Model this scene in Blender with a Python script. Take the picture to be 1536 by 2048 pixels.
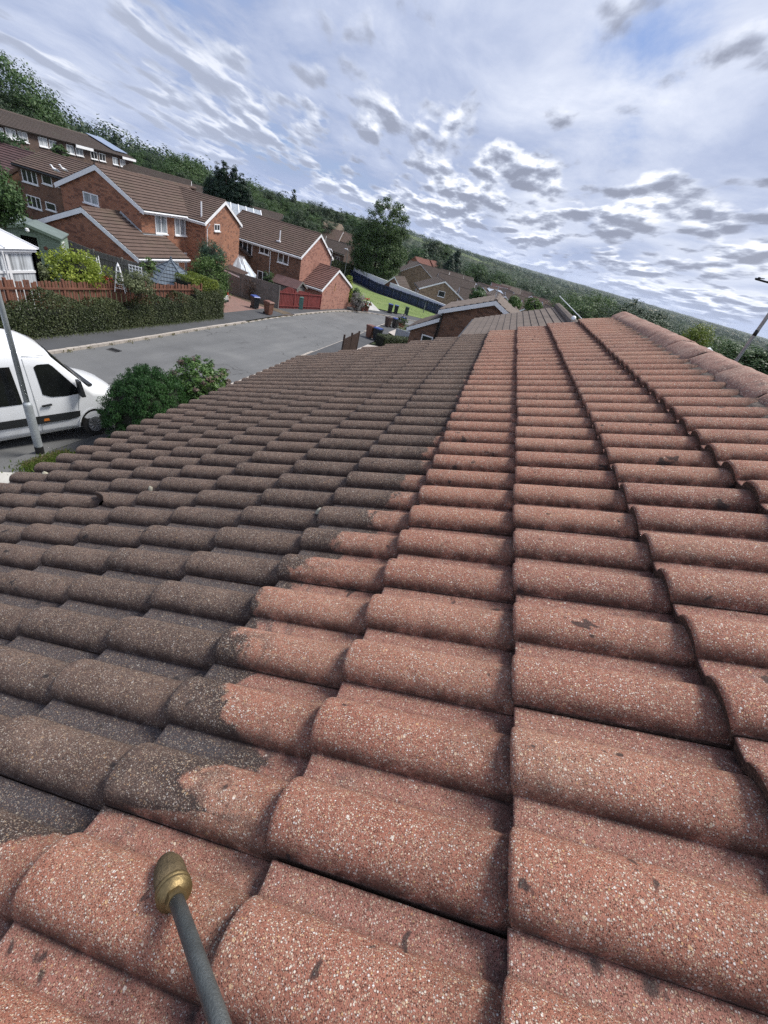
import bpy, math, random
import numpy as np
from mathutils import Vector, Matrix
for o in list(bpy.data.objects): bpy.data.objects.remove(o)
random.seed(7); rs = np.random.RandomState(11)
SC = bpy.context.scene
COL = SC.collection
R = math.radians
PI = math.pi

# ------------------------------------------------------------------ camera
F, PSI, TH, PHI = 823.87, 0.12021, 0.590632, 0.282459     # focal length in px of a 1536 px wide frame, yaw, pitch, roll
cf = Vector((-math.sin(PSI)*math.cos(TH), math.cos(PSI)*math.cos(TH), -math.sin(TH)))
c0 = Vector((math.cos(PSI), math.sin(PSI), 0)); cu0 = c0.cross(cf)
cr = math.cos(PHI)*c0 + math.sin(PHI)*cu0
cu = -math.sin(PHI)*c0 + math.cos(PHI)*cu0
cam = bpy.data.cameras.new('camera'); camo = bpy.data.objects.new('camera', cam); COL.objects.link(camo)
camo.matrix_world = Matrix(((cr.x, cu.x, -cf.x, 0), (cr.y, cu.y, -cf.y, 0), (cr.z, cu.z, -cf.z, 0), (0, 0, 0, 1)))
cam.sensor_fit = 'HORIZONTAL'; cam.sensor_width = 36; cam.lens = 36*F/1536
cam.clip_start = .03; cam.clip_end = 20000
SC.camera = camo
SC.render.resolution_x = 768; SC.render.resolution_y = 1024
SC.view_settings.view_transform = 'Standard'; SC.view_settings.look = 'None'
SC.view_settings.exposure = 0.42; SC.view_settings.gamma = 1
SC.cycles.use_denoising = False
SC.cycles.max_bounces = 5; SC.cycles.diffuse_bounces = 3; SC.cycles.glossy_bounces = 2
SC.cycles.transmission_bounces = 3; SC.cycles.transparent_max_bounces = 6

# ------------------------------------------------------------------ node helpers
def nd(nt, typ, ins=None, **attrs):
    n = nt.nodes.new(typ)
    for k, v in attrs.items(): setattr(n, k, v)
    for k, v in (ins or {}).items():
        s = n.inputs[k]
        if isinstance(v, bpy.types.NodeSocket): nt.links.new(v, s)
        else: s.default_value = v
    return n
def mth(nt, op, a, b=0.0, c=None, clamp=False):
    n = nt.nodes.new('ShaderNodeMath'); n.operation = op; n.use_clamp = clamp
    for i, v in enumerate((a, b) if c is None else (a, b, c)):
        if isinstance(v, bpy.types.NodeSocket): nt.links.new(v, n.inputs[i])
        else: n.inputs[i].default_value = v
    return n.outputs[0]
def mixc(nt, fac, a, b, mode='MIX'):
    n = nt.nodes.new('ShaderNodeMix'); n.data_type = 'RGBA'; n.blend_type = mode
    for s, v in ((n.inputs[0], fac), (n.inputs[6], a), (n.inputs[7], b)):
        if isinstance(v, bpy.types.NodeSocket): nt.links.new(v, s)
        elif isinstance(v, (int, float)): s.default_value = v
        else: s.default_value = (*v[:3], 1)
    return n.outputs[2]
def smooth(nt, v, lo, hi, a=0.0, b=1.0):
    n = nd(nt, 'ShaderNodeMapRange', {0: v, 1: lo, 2: hi, 3: a, 4: b}, interpolation_type='SMOOTHSTEP')
    return n.outputs[0]
def ramp(nt, fac, stops, interp='LINEAR'):
    n = nt.nodes.new('ShaderNodeValToRGB'); nt.links.new(fac, n.inputs[0]); r = n.color_ramp; r.interpolation = interp
    while len(r.elements) > 1: r.elements.remove(r.elements[-1])
    r.elements[0].position = stops[0][0]; r.elements[0].color = (*stops[0][1], 1)
    for p, c in stops[1:]:
        e = r.elements.new(p); e.color = (*c, 1)
    return n.outputs[0]
def noise(nt, vec, scale, detail=4, rough=.55, dist=0.0):
    return nd(nt, 'ShaderNodeTexNoise', {'Vector': vec, 'Scale': scale, 'Detail': detail, 'Roughness': rough, 'Distortion': dist}).outputs[0]

# ------------------------------------------------------------------ sky, clouds and sun
SUN_AZ, SUN_EL = math.atan2(.80, .60), R(56)      # azimuth from +Y towards +X
W = bpy.data.worlds.new('World'); SC.world = W; W.use_nodes = True
nt = W.node_tree; nt.nodes.clear()
sky = nd(nt, 'ShaderNodeTexSky', sky_type='NISHITA', sun_disc=False, sun_elevation=SUN_EL, sun_rotation=SUN_AZ, air_density=1.0, dust_density=1.2, ozone_density=1.5)
tc = nd(nt, 'ShaderNodeTexCoord')
sp = nd(nt, 'ShaderNodeSeparateXYZ', {0: tc.outputs['Generated']})
zp = mth(nt, 'MAXIMUM', sp.outputs[2], 0.0)
def plane(h):          # a cloud deck seen in perspective; larger h keeps the heaps near the horizon from flattening
    zc = mth(nt, 'ADD', zp, h)
    return nd(nt, 'ShaderNodeCombineXYZ', {0: mth(nt, 'DIVIDE', mth(nt, 'ADD', mth(nt, 'MULTIPLY', sp.outputs[0], .98), mth(nt, 'MULTIPLY', sp.outputs[1], .20)), zc), 1: mth(nt, 'DIVIDE', mth(nt, 'SUBTRACT', mth(nt, 'MULTIPLY', sp.outputs[1], .98), mth(nt, 'MULTIPLY', sp.outputs[0], .20)), zc), 2: 0.0}).outputs[0]
def scaled(v, s, off=(0, 0, 0)):
    return nd(nt, 'ShaderNodeMapping', {0: v, 1: off, 3: s}).outputs[0]
ph, pl = plane(.15), plane(.125)
# high thin veil
veil = noise(nt, scaled(ph, (.60, .36, 1), (3.1, 1.7, 0)), 1.0, 9, .56, .3)
veil2 = noise(nt, scaled(ph, (1.9, 1.3, 1), (.3, 8.2, 0)), 1.0, 8, .60, .35)
vmix = mth(nt, 'ADD', mth(nt, 'MULTIPLY', veil, .62), mth(nt, 'MULTIPLY', veil2, .38))
# brighter towards the sun (right), thinner and bluer on the left
vmix = mth(nt, 'ADD', vmix, smooth(nt, sp.outputs[0], -.70, .50, -.085, .05))
# the blue opening in the veil, high on the right
hole = nd(nt, 'ShaderNodeVectorMath', {0: tc.outputs['Generated'], 1: (.07, .945, .315)}, operation='DISTANCE').outputs['Value']
holef = smooth(nt, hole, .02, .23, 1, 0)
va = smooth(nt, mth(nt, 'SUBTRACT', vmix, mth(nt, 'MULTIPLY', holef, .18)), .25, .43)
vcol = ramp(nt, vmix, [(.38, (3.0, 3.55, 5.1)), (.47, (4.1, 4.6, 6.0)), (.56, (5.6, 6.0, 7.1)), (.68, (8.4, 8.6, 9.1))])
base = mixc(nt, mth(nt, 'MULTIPLY', va, .95), mixc(nt, .6, sky.outputs[0], (1.5, 2.5, 5.6)), vcol)
# cumulus: density now and a step further out, so the near (upper) side of every heap is lit and its base is dark
def cum(v, off):
    big = noise(nt, scaled(v, (1.2, .52, 1), off), 1.0, 2, .5, .0)
    fine = noise(nt, scaled(v, (3.3, 1.5, 1), off), 1.0, 9, .55, .12)
    wv = nd(nt, 'ShaderNodeVectorMath', {0: scaled(v, (5.4, 2.6, 1), off), 1: nd(nt, 'ShaderNodeTexNoise', {'Vector': scaled(v, (7., 4., 1)), 'Scale': 1.0, 'Detail': 4}).outputs[1]}, operation='ADD').outputs[0]
    bil = nd(nt, 'ShaderNodeTexVoronoi', {'Vector': wv, 'Scale': 1.0, }, feature='F1').outputs['Distance']
    return mth(nt, 'ADD', mth(nt, 'ADD', mth(nt, 'MULTIPLY', big, .50), mth(nt, 'MULTIPLY', fine, .48)), mth(nt, 'MULTIPLY', mth(nt, 'SUBTRACT', .40, bil), .12))
CO = (5.3, 2.2, 0)
d1 = cum(pl, CO)
d2 = cum(nd(nt, 'ShaderNodeVectorMath', {0: pl, 'Scale': 1.05}, operation='SCALE').outputs[0], CO)
low = smooth(nt, sp.outputs[2], .03, .27, .050, -.012)     # rows of cumulus low down, few overhead
low = mth(nt, 'ADD', low, smooth(nt, sp.outputs[0], -.75, -.1, -.022, .010))   # fewer on the left
# the larger grey heaps seen this day: a little more moisture in these directions
zs = nd(nt, 'ShaderNodeVectorMath', {0: tc.outputs['Generated'], 1: (1, 1, 1.9)}, operation='MULTIPLY').outputs[0]
for dr, wd, am in (((-0.218, 0.959, 0.183), 0.100, 0.085), ((-0.088, 0.985, 0.146), 0.090, 0.075), ((-0.010, 0.990, 0.138), 0.070, 0.060), ((0.194, 0.970, 0.147), 0.090, 0.085), ((0.267, 0.955, 0.130), 0.080, 0.070), ((0.136, 0.984, 0.118), 0.060, 0.050), ((0.147, 0.973, 0.178), 0.050, 0.060), ((0.335, 0.937, 0.103), 0.090, 0.060), ((-0.457, 0.878, 0.146), 0.100, 0.050), ((-0.531, 0.832, 0.159), 0.080, 0.035), ((-0.215, 0.971, 0.107), 0.080, 0.050)):
    ds = nd(nt, 'ShaderNodeVectorMath', {0: zs, 1: (dr[0], dr[1], dr[2]*1.9)}, operation='DISTANCE').outputs['Value']
    low = mth(nt, 'ADD', low, smooth(nt, ds, 0.0, wd, am*1.3, 0.0))
dd = mth(nt, 'ADD', d1, low)
ca = smooth(nt, dd, .488, .560)
lit = mth(nt, 'ADD', .52, mth(nt, 'MULTIPLY', mth(nt, 'SUBTRACT', d2, d1), 6.0), clamp=True)
core = smooth(nt, dd, .55, .68, 0, .40)
lit = mth(nt, 'SUBTRACT', lit, core, clamp=True)
ccol = ramp(nt, lit, [(0.0, (2.2, 2.4, 3.1)), (.3, (3.2, 3.5, 4.4)), (.55, (5.2, 5.6, 6.6)), (.88, (9.4, 9.5, 9.8))])
ccol = mixc(nt, smooth(nt, sp.outputs[0], -.10, -.65, 0, .55), ccol, (4.2, 4.65, 5.8))
cl = mixc(nt, mth(nt, 'MULTIPLY', ca, .9), base, ccol)
# haze towards the horizon
hz = mth(nt, 'POWER', mth(nt, 'SUBTRACT', 1.0, zp, clamp=True), 38.0)
cl = mixc(nt, mth(nt, 'MULTIPLY', hz, .68), cl, (4.3, 5.05, 7.0))
bg = nd(nt, 'ShaderNodeBackground', {0: cl, 1: .102})
wo = nd(nt, 'ShaderNodeOutputWorld', {0: bg.outputs[0]})
W.cycles.sampling_method = 'MANUAL'; W.cycles.sample_map_resolution = 512

sl = bpy.data.lights.new('sun', 'SUN'); sl.energy = 3.4; sl.angle = R(18.0); sl.color = (1, .955, .88)
so = bpy.data.objects.new('sun', sl); COL.objects.link(so)
sd = Vector((math.sin(SUN_AZ)*math.cos(SUN_EL), math.cos(SUN_AZ)*math.cos(SUN_EL), math.sin(SUN_EL)))
so.rotation_euler = sd.to_track_quat('Z', 'Y').to_euler(); so.location = (60, 30, 60)

# ------------------------------------------------------------------ terrain height and sight lines
def zr(y): return float(np.interp(y, [-30, 0, 60, 120, 250, 450, 900, 6000], [-4.6, -6.2, -9.8, -13.2, -20, -27, -30, -30]))
def T(x, y):
    rise = float(np.interp(-x, [26, 60, 110, 200, 400], [0, 3, 8, 13, 22]))*min(1.25, max(0, 1.25-max(y, 0)/600))
    drop = float(np.interp(x, [8, 40, 120, 300], [0, -2.5, -7, -8]))*(1 if y < 450 else .2)
    hill = 30*math.exp(-(((x+620)/480)**2+((y-1650)/420)**2))
    return zr(y)+rise+drop+hill
def ray(px, py): return (px-768)/F*cr-(py-1024)/F*cu+cf
def pz(px, py, z):                      # where the line of sight meets the height z
    d = ray(px, py); return d*(z/d.z)
def px_y(px, py, y):                    # ... the plane at distance y down the street
    d = ray(px, py); return d*(y/d.y)
def px_x(px, py, x):
    d = ray(px, py); return d*(x/d.x)
def at(px, py, rng):                    # ... at a horizontal distance
    d = ray(px, py); return d*(rng/math.hypot(d.x, d.y))
def G(px, py, h=0.0, t0=6.0):           # ... the ground (raised by h)
    d = ray(px, py); d = d/math.hypot(d.x, d.y); t = t0
    while t < 5000:
        P = d*t
        if P.z < T(P.x, P.y)+h: return P
        t *= 1.003
    return d*800
def az(px, py):
    d = ray(px, py); return math.atan2(d.x, d.y), math.atan2(d.z, math.hypot(d.x, d.y))

# ------------------------------------------------------------------ materials
MATS = {}
def newmat(name):
    m = bpy.data.materials.new(name); m.use_nodes = True; nt = m.node_tree; nt.nodes.clear()
    out = nt.nodes.new('ShaderNodeOutputMaterial'); b = nt.nodes.new('ShaderNodeBsdfPrincipled')
    nt.links.new(b.outputs[0], out.inputs[0]); MATS[name] = m
    return m, nt, b, out
def bump(nt, b, h, strength=.3, dist=.01):
    n = nd(nt, 'ShaderNodeBump', {'Height': h, 'Strength': strength, 'Distance': dist}); nt.links.new(n.outputs[0], b.inputs['Normal'])
def obj_co(nt): return nd(nt, 'ShaderNodeTexCoord').outputs['Object']
def plain(name, c, rough=.7, var=.25, scale=3.0, fine=40., metal=0.0, bmp=.15, spec=.5, coat=0.0):
    m, nt, b, _ = newmat(name); co = obj_co(nt)
    n1 = noise(nt, co, scale, 5, .6); n2 = noise(nt, co, fine, 3, .6)
    f = mth(nt, 'ADD', mth(nt, 'MULTIPLY', n1, .65), mth(nt, 'MULTIPLY', n2, .35))
    dk = [x*(1-var) for x in c]; lt = [min(1, x*(1+var)) for x in c]
    nt.links.new(ramp(nt, f, [(.32, dk), (.5, c), (.68, lt)]), b.inputs['Base Color'])
    b.inputs['Roughness'].default_value = rough; b.inputs['Metallic'].default_value = metal
    b.inputs['Specular IOR Level'].default_value = spec; b.inputs['Coat Weight'].default_value = coat
    if bmp: bump(nt, b, n2, bmp, .01)
    return m
def brick(name, c1, c2, dark, mortar, soft=.35):
    m, nt, b, _ = newmat(name)
    uv = nd(nt, 'ShaderNodeTexCoord').outputs['UV']; co = obj_co(nt)
    br = nd(nt, 'ShaderNodeTexBrick', {'Vector': uv, 'Color1': (*c1, 1), 'Color2': (*c2, 1), 'Mortar': (*mortar, 1), 'Scale': 1.0, 'Mortar Size': .009, 'Mortar Smooth': .2, 'Bias': -.1, 'Brick Width': .225, 'Row Height': .075})
    # darker bricks scattered through the wall, whole bricks at a time
    cell = nd(nt, 'ShaderNodeTexWhiteNoise', {'Vector': nd(nt, 'ShaderNodeVectorMath', {0: nd(nt, 'ShaderNodeMapping', {0: uv, 3: (3.2, 8.0, 1)}).outputs[0]}, operation='FLOOR').outputs[0]}, noise_dimensions='2D').outputs['Value']
    c = mixc(nt, mth(nt, 'MULTIPLY', smooth(nt, cell, .62, .95), .7), br.outputs[0], dark)
    c = mixc(nt, mth(nt, 'MULTIPLY', smooth(nt, noise(nt, co, .9, 5, .6), .45, .75), soft), c, dark)
    c = mixc(nt, mth(nt, 'MULTIPLY', smooth(nt, noise(nt, co, 2.6, 4, .6), .52, .8), .25), c, [min(1, x*1.5) for x in c1])
    nt.links.new(c, b.inputs['Base Color']); b.inputs['Roughness'].default_value = .88
    bump(nt, b, br.outputs['Fac'], -.5, .01)
    return m
def rooftile(name, c, moss=(.09, .085, .05)):
    m, nt, b, _ = newmat(name); co = obj_co(nt); uv = nd(nt, 'ShaderNodeTexCoord').outputs['UV']
    cell = nd(nt, 'ShaderNodeTexWhiteNoise', {'Vector': nd(nt, 'ShaderNodeVectorMath', {0: nd(nt, 'ShaderNodeMapping', {0: uv, 3: (3.3, 3.0, 1)}).outputs[0]}, operation='FLOOR').outputs[0]}, noise_dimensions='2D').outputs['Value']
    k = ramp(nt, cell, [(0, [x*.8 for x in c]), (.5, c), (1, [x*1.2 for x in c])])
    k = mixc(nt, mth(nt, 'MULTIPLY', smooth(nt, noise(nt, co, .8, 6, .62), .5, .75), .55), k, moss)
    k = mixc(nt, mth(nt, 'MULTIPLY', noise(nt, co, 26, 3, .6), .5), k, [x*1.35 for x in c])
    nt.links.new(k, b.inputs['Base Color']); b.inputs['Roughness'].default_value = .9
    w = nd(nt, 'ShaderNodeTexWave', {'Vector': uv, 'Scale': 2.1, 'Distortion': .0}, wave_type='BANDS', bands_direction='X').outputs['Fac']
    bump(nt, b, w, .6, .03)
    return m
def leafmat(name, stops, trans=.25, rough=.55, patch=.4):
    m, nt, b, out = newmat(name)
    g = nd(nt, 'ShaderNodeNewGeometry'); co = obj_co(nt)
    rnd = g.outputs['Random Per Island']
    f = mth(nt, 'ADD', mth(nt, 'MULTIPLY', rnd, 1-patch), mth(nt, 'MULTIPLY', smooth(nt, noise(nt, co, .55, 3, .6), .3, .7), patch))
    c = ramp(nt, f, [(i/(len(stops)-1), s) for i, s in enumerate(stops)])
    nt.links.new(c, b.inputs['Base Color']); b.inputs['Roughness'].default_value = rough; b.inputs['Specular IOR Level'].default_value = .35
    tr = nd(nt, 'ShaderNodeBsdfTranslucent', {0: c})
    mx = nd(nt, 'ShaderNodeMixShader', {0: trans}); nt.links.new(b.outputs[0], mx.inputs[1]); nt.links.new(tr.outputs[0], mx.inputs[2])
    nt.links.new(mx.outputs[0], out.inputs[0])
    return m
def glassmat(name, c, rough=.06, spec=.7):
    m, nt, b, _ = newmat(name); co = obj_co(nt)
    n1 = noise(nt, nd(nt, 'ShaderNodeMapping', {0: co, 3: (9, 9, .6)}).outputs[0], 1.0, 3, .6)
    nt.links.new(ramp(nt, n1, [(.35, [x*.55 for x in c]), (.6, [x*1.3 for x in c])]), b.inputs['Base Color'])
    b.inputs['Roughness'].default_value = rough; b.inputs['Specular IOR Level'].default_value = spec
    return m

brick('brick_orange', (.36, .135, .065), (.26, .09, .05), (.115, .055, .04), (.30, .23, .18))
brick('brick_brown', (.19, .085, .048), (.135, .06, .038), (.07, .04, .03), (.19, .15, .12), .5)
brick('brick_pink', (.40, .17, .12), (.31, .12, .085), (.17, .075, .06), (.36, .27, .22), .25)
brick('brick_dark', (.105, .06, .045), (.085, .05, .038), (.05, .033, .028), (.12, .1, .085), .5)
brick('brick_pale', (.36, .27, .18), (.30, .21, .14), (.16, .11, .08), (.36, .3, .24), .2)
brick('brick_tan', (.26, .18, .115), (.20, .135, .085), (.10, .07, .05), (.30, .25, .19), .4)
rooftile('tile_brown', (.098, .064, .051)); rooftile('tile_red', (.12, .058, .05), (.09, .065, .055)); rooftile('tile_orange', (.15, .062, .047), (.15, .09, .06)); rooftile('tile_grey', (.070, .052, .044), (.075, .075, .05))
rooftile('tile_taupe', (.125, .098, .082), (.12, .10, .07)); rooftile('tile_purple', (.085, .045, .045), (.07, .055, .05)); rooftile('tile_sand', (.19, .145, .105), (.12, .10, .07)); rooftile('tile_slate', (.095, .12, .15), (.12, .14, .15))
plain('tile_edge', (.028, .02, .017), .95, .3)  # near-black: shadow under the roof course steps is put into this colour
plain('white_upvc', (.80, .81, .83), .38, .05, 2, 30, bmp=.03)
plain('white_paint', (.84, .85, .87), .5, .10, 2, 30, bmp=.05)
plain('grey_lead', (.36, .39, .42), .55, .25, 4, 30)
glassmat('glass_dark', (.018, .022, .026)); plain('van_glass', (.008, .009, .010), .08, .4, 3, 20, bmp=0, spec=.45); glassmat('glass_curtain', (.30, .33, .36), .12); glassmat('glass_blind', (.50, .53, .56), .2)
def road_mat():
    m, nt, b, _ = newmat('asphalt_road'); co = obj_co(nt)
    n1 = noise(nt, co, .35, 6, .6, .4); n2 = noise(nt, co, 70, 3, .6); n3 = noise(nt, nd(nt, 'ShaderNodeMapping', {0: co, 3: (1.1, .12, 1)}).outputs[0], 1.0, 4, .6)
    f = mth(nt, 'ADD', mth(nt, 'ADD', mth(nt, 'MULTIPLY', n1, .35), mth(nt, 'MULTIPLY', n2, .35)), mth(nt, 'MULTIPLY', n3, .30))
    c = ramp(nt, f, [(.34, (.088, .090, .092)), (.5, (.128, .130, .132)), (.66, (.175, .176, .174))])
    ed = nd(nt, 'ShaderNodeTexVoronoi', {'Vector': nd(nt, 'ShaderNodeVectorMath', {0: co, 1: nd(nt, 'ShaderNodeTexNoise', {'Vector': co, 'Scale': 1.2, 'Detail': 4}).outputs[1]}, operation='ADD').outputs[0], 'Scale': .28}, feature='DISTANCE_TO_EDGE').outputs['Distance']
    crack = mth(nt, 'MULTIPLY', smooth(nt, ed, .012, .003), smooth(nt, noise(nt, co, .25, 2, .5), .47, .56))
    c = mixc(nt, mth(nt, 'MULTIPLY', crack, .65), c, (.045, .045, .046))
    c = mixc(nt, mth(nt, 'MULTIPLY', smooth(nt, noise(nt, co, .9, 5, .7, 1.0), .64, .72), .4), c, (.066, .066, .068))
    nt.links.new(c, b.inputs['Base Color']); b.inputs['Roughness'].default_value = .92; bump(nt, b, n2, .3, .01)
road_mat()
plain('asphalt_path', (.066, .068, .073), .94, .22, .7, 50, bmp=.25)
plain('kerb_stone', (.40, .36, .32), .9, .28, 1.3, 25)
plain('concrete', (.42, .41, .38), .9, .25, 1.6, 30)
plain('concrete_drive', (.40, .36, .33), .9, .16, 1.2, 30)
plain('wood_grey', (.165, .155, .145), .92, .35, 1.6, 26)
plain('wood_red', (.17, .032, .030), .75, .30, 1.8, 24)
plain('wood_picket', (.165, .070, .045), .8, .38, 2.4, 24)
plain('wood_brown', (.055, .032, .026), .8, .35, 3, 24)
plain('shed_green', (.20, .265, .205), .75, .14, 2, 22)
plain('felt_green', (.13, .165, .155), .9, .2, 2, 22)
plain('summer_green', (.12, .145, .13), .75, .15, 2, 22)
plain('navy', (.018, .030, .085), .55, .22, .8, 20)
plain('black_plastic', (.016, .017, .019), .48, .25, 4, 40)
plain('bin_black', (.020, .022, .026), .45, .25, 3, 40)
plain('bin_brown', (.16, .072, .048), .5, .18, 3, 40)
plain('bin_dark_brown', (.05, .03, .025), .5, .18, 3, 40)
plain('bin_blue', (.035, .07, .27), .45, .15, 3, 40)
plain('cabinet_green', (.07, .16, .145), .6, .3, 3, 30)
plain('cabinet_dark_green', (.022, .045, .032), .6, .3, 3, 30)
plain('steel_galv', (.40, .43, .45), .5, .25, 3, 30, .35)
plain('steel_pole', (.19, .20, .20), .5, .25, 3, 30, .3)
plain('van_white', (.80, .82, .85), .22, .025, 1, 8, bmp=0, coat=.5)
plain('van_black', (.02, .022, .024), .5, .2, 4, 40)
plain('tyre', (.018, .018, .019), .85, .3, 6, 40)
plain('rim', (.42, .43, .45), .35, .2, 6, 40, .7)
plain('orange_lens', (.55, .17, .03), .3, .1, 6, 40)
plain('red_lens', (.35, .02, .02), .3, .1, 6, 40)
plain('soil', (.10, .075, .05), .95, .4, 1.4, 18)
plain('bark', (.085, .065, .048), .95, .4, 4, 30)
plain('brass', (.125, .092, .048), .68, .55, 30, 300, .35, .45)
plain('brass_bright', (.25, .185, .09), .52, .3, 25, 260, .85, .12)
plain('lance_steel', (.105, .115, .112), .5, .4, 30, 420, .45, .3)
plain('mortar', (.10, .080, .066), .95, .5, 18, 130, bmp=.7)
plain('sign_yellow', (.55, .35, .09), .6, .15, 4, 30)
plain('tarp', (.50, .56, .62), .55, .22, 2.4, 12, bmp=.2)
plain('planter_brick', (.34, .17, .12), .9, .3, 3, 14)
plain('flower_red', (.35, .03, .025), .7, .4, 9, 30)
plain('terracotta', (.16, .06, .04), .8, .3, 6, 30)
plain('interior_dark', (.010, .009, .008), .95, .4, 5, 30)
plain('solar', (.30, .36, .46), .15, .2, 2, 14, .3)
plain('tape_black', (.012, .012, .013), .6, .2, 20, 80)
plain('lichen', (.34, .32, .25), .95, .35, 60, 240, bmp=.5)
plain('field_wheat', (.42, .36, .22), .95, .2, .01, .08, bmp=0)
plain('field_green', (.13, .17, .06), .95, .25, .01, .08, bmp=0)
leafmat('leaf_dark', [(0.014, 0.038, 0.014), (0.032, 0.072, 0.025), (0.065, 0.123, 0.041)])
leafmat('leaf_mid', [(0.023, 0.052, 0.017), (0.051, 0.102, 0.032), (0.109, 0.181, 0.055)])
leafmat('leaf_light', [(0.043, 0.080, 0.022), (0.087, 0.152, 0.041), (0.174, 0.246, 0.072)])
leafmat('leaf_conifer', [(0.007, 0.022, 0.013), (0.015, 0.041, 0.021), (0.033, 0.069, 0.030)], .12)
leafmat('leaf_bluegreen', [(0.022, 0.051, 0.032), (0.043, 0.090, 0.052), (0.087, 0.145, 0.087)], .15)
leafmat('leaf_thuja', [(.014, .044, .012), (.030, .088, .022), (.066, .15, .04)], .2)
leafmat('leaf_rhodo', [(0.023, 0.058, 0.014), (0.072, 0.145, 0.032), (0.189, 0.290, 0.080)], .25, .42)
leafmat('leaf_dead', [(0.051, 0.032, 0.026), (0.109, 0.072, 0.058), (0.145, 0.116, 0.072)], .1)
leafmat('leaf_ivy', [(.018, .028, .010), (.042, .060, .020), (.095, .108, .042)], .15)
leafmat('leaf_yellow', [(0.110, 0.154, 0.017), (0.231, 0.297, 0.039), (0.396, 0.440, 0.083)], .3)
leafmat('leaf_golden', [(0.066, 0.102, 0.014), (0.144, 0.192, 0.026), (0.240, 0.276, 0.048)], .25)
leafmat('leaf_olive', [(0.060, 0.078, 0.034), (0.120, 0.144, 0.066), (0.228, 0.252, 0.132)], .3)
leafmat('leaf_silver', [(0.110, 0.110, 0.100), (0.220, 0.210, 0.200), (0.360, 0.330, 0.320)], .2)
leafmat('leaf_wood', [(0.019, 0.034, 0.017), (0.034, 0.056, 0.027), (0.061, 0.089, 0.043)], .2, patch=.5)
leafmat('leaf_tree', [(.024, .050, .016), (.064, .118, .036), (.14, .20, .07)], .3)
leafmat('grass_blade', [(0.050, 0.088, 0.013), (0.094, 0.154, 0.024), (0.165, 0.198, 0.055)], .3, patch=.5)
leafmat('grass_dry', [(0.110, 0.105, 0.044), (0.176, 0.165, 0.077), (0.264, 0.231, 0.132)], .2, patch=.5)
leafmat('leaf_forest', [(0.017, 0.037, 0.017), (0.032, 0.061, 0.027), (0.068, 0.105, 0.044)], .15, patch=.55)
leafmat('leaf_forest_far', [(0.036, 0.065, 0.043), (0.058, 0.094, 0.058), (0.087, 0.131, 0.080)], .1, patch=.5)

def grass_mat():
    m, nt, b, _ = newmat('lawn'); co = obj_co(nt)
    f = mth(nt, 'ADD', mth(nt, 'MULTIPLY', noise(nt, co, .25, 4, .6), .5), mth(nt, 'MULTIPLY', noise(nt, co, 5, 5, .7), .5))
    c = ramp(nt, f, [(.32, (.085, .13, .03)), (.5, (.135, .19, .05)), (.68, (.21, .25, .09))])
    nt.links.new(c, b.inputs['Base Color']); b.inputs['Roughness'].default_value = .95; bump(nt, b, noise(nt, co, 22, 4, .7), .8, .05)
grass_mat()
def ground_mat():
    m, nt, b, _ = newmat('ground_cover'); co = obj_co(nt)
    f = mth(nt, 'ADD', mth(nt, 'MULTIPLY', noise(nt, co, .02, 5, .6), .55), mth(nt, 'MULTIPLY', noise(nt, co, 1.2, 5, .7), .45))
    c = ramp(nt, f, [(.35, (.022, .034, .014)), (.5, (.042, .058, .022)), (.64, (.075, .085, .036))])
    nt.links.new(c, b.inputs['Base Color']); b.inputs['Roughness'].default_value = .95; bump(nt, b, noise(nt, co, 6, 4, .7), .6, .1)
ground_mat()
def paver_mat():
    m, nt, b, _ = newmat('drive_pavers'); uv = nd(nt, 'ShaderNodeTexCoord').outputs['UV']; co = obj_co(nt)
    br = nd(nt, 'ShaderNodeTexBrick', {'Vector': uv, 'Color1': (.27, .135, .115, 1), 'Color2': (.19, .10, .09, 1), 'Mortar': (.10, .075, .065, 1), 'Scale': 1., 'Mortar Size': .008, 'Brick Width': .2, 'Row Height': .1})
    c = mixc(nt, mth(nt, 'MULTIPLY', noise(nt, co, .8, 5, .65), .6), br.outputs[0], (.22, .17, .14))
    nt.links.new(c, b.inputs['Base Color']); b.inputs['Roughness'].default_value = .9
paver_mat()

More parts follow.
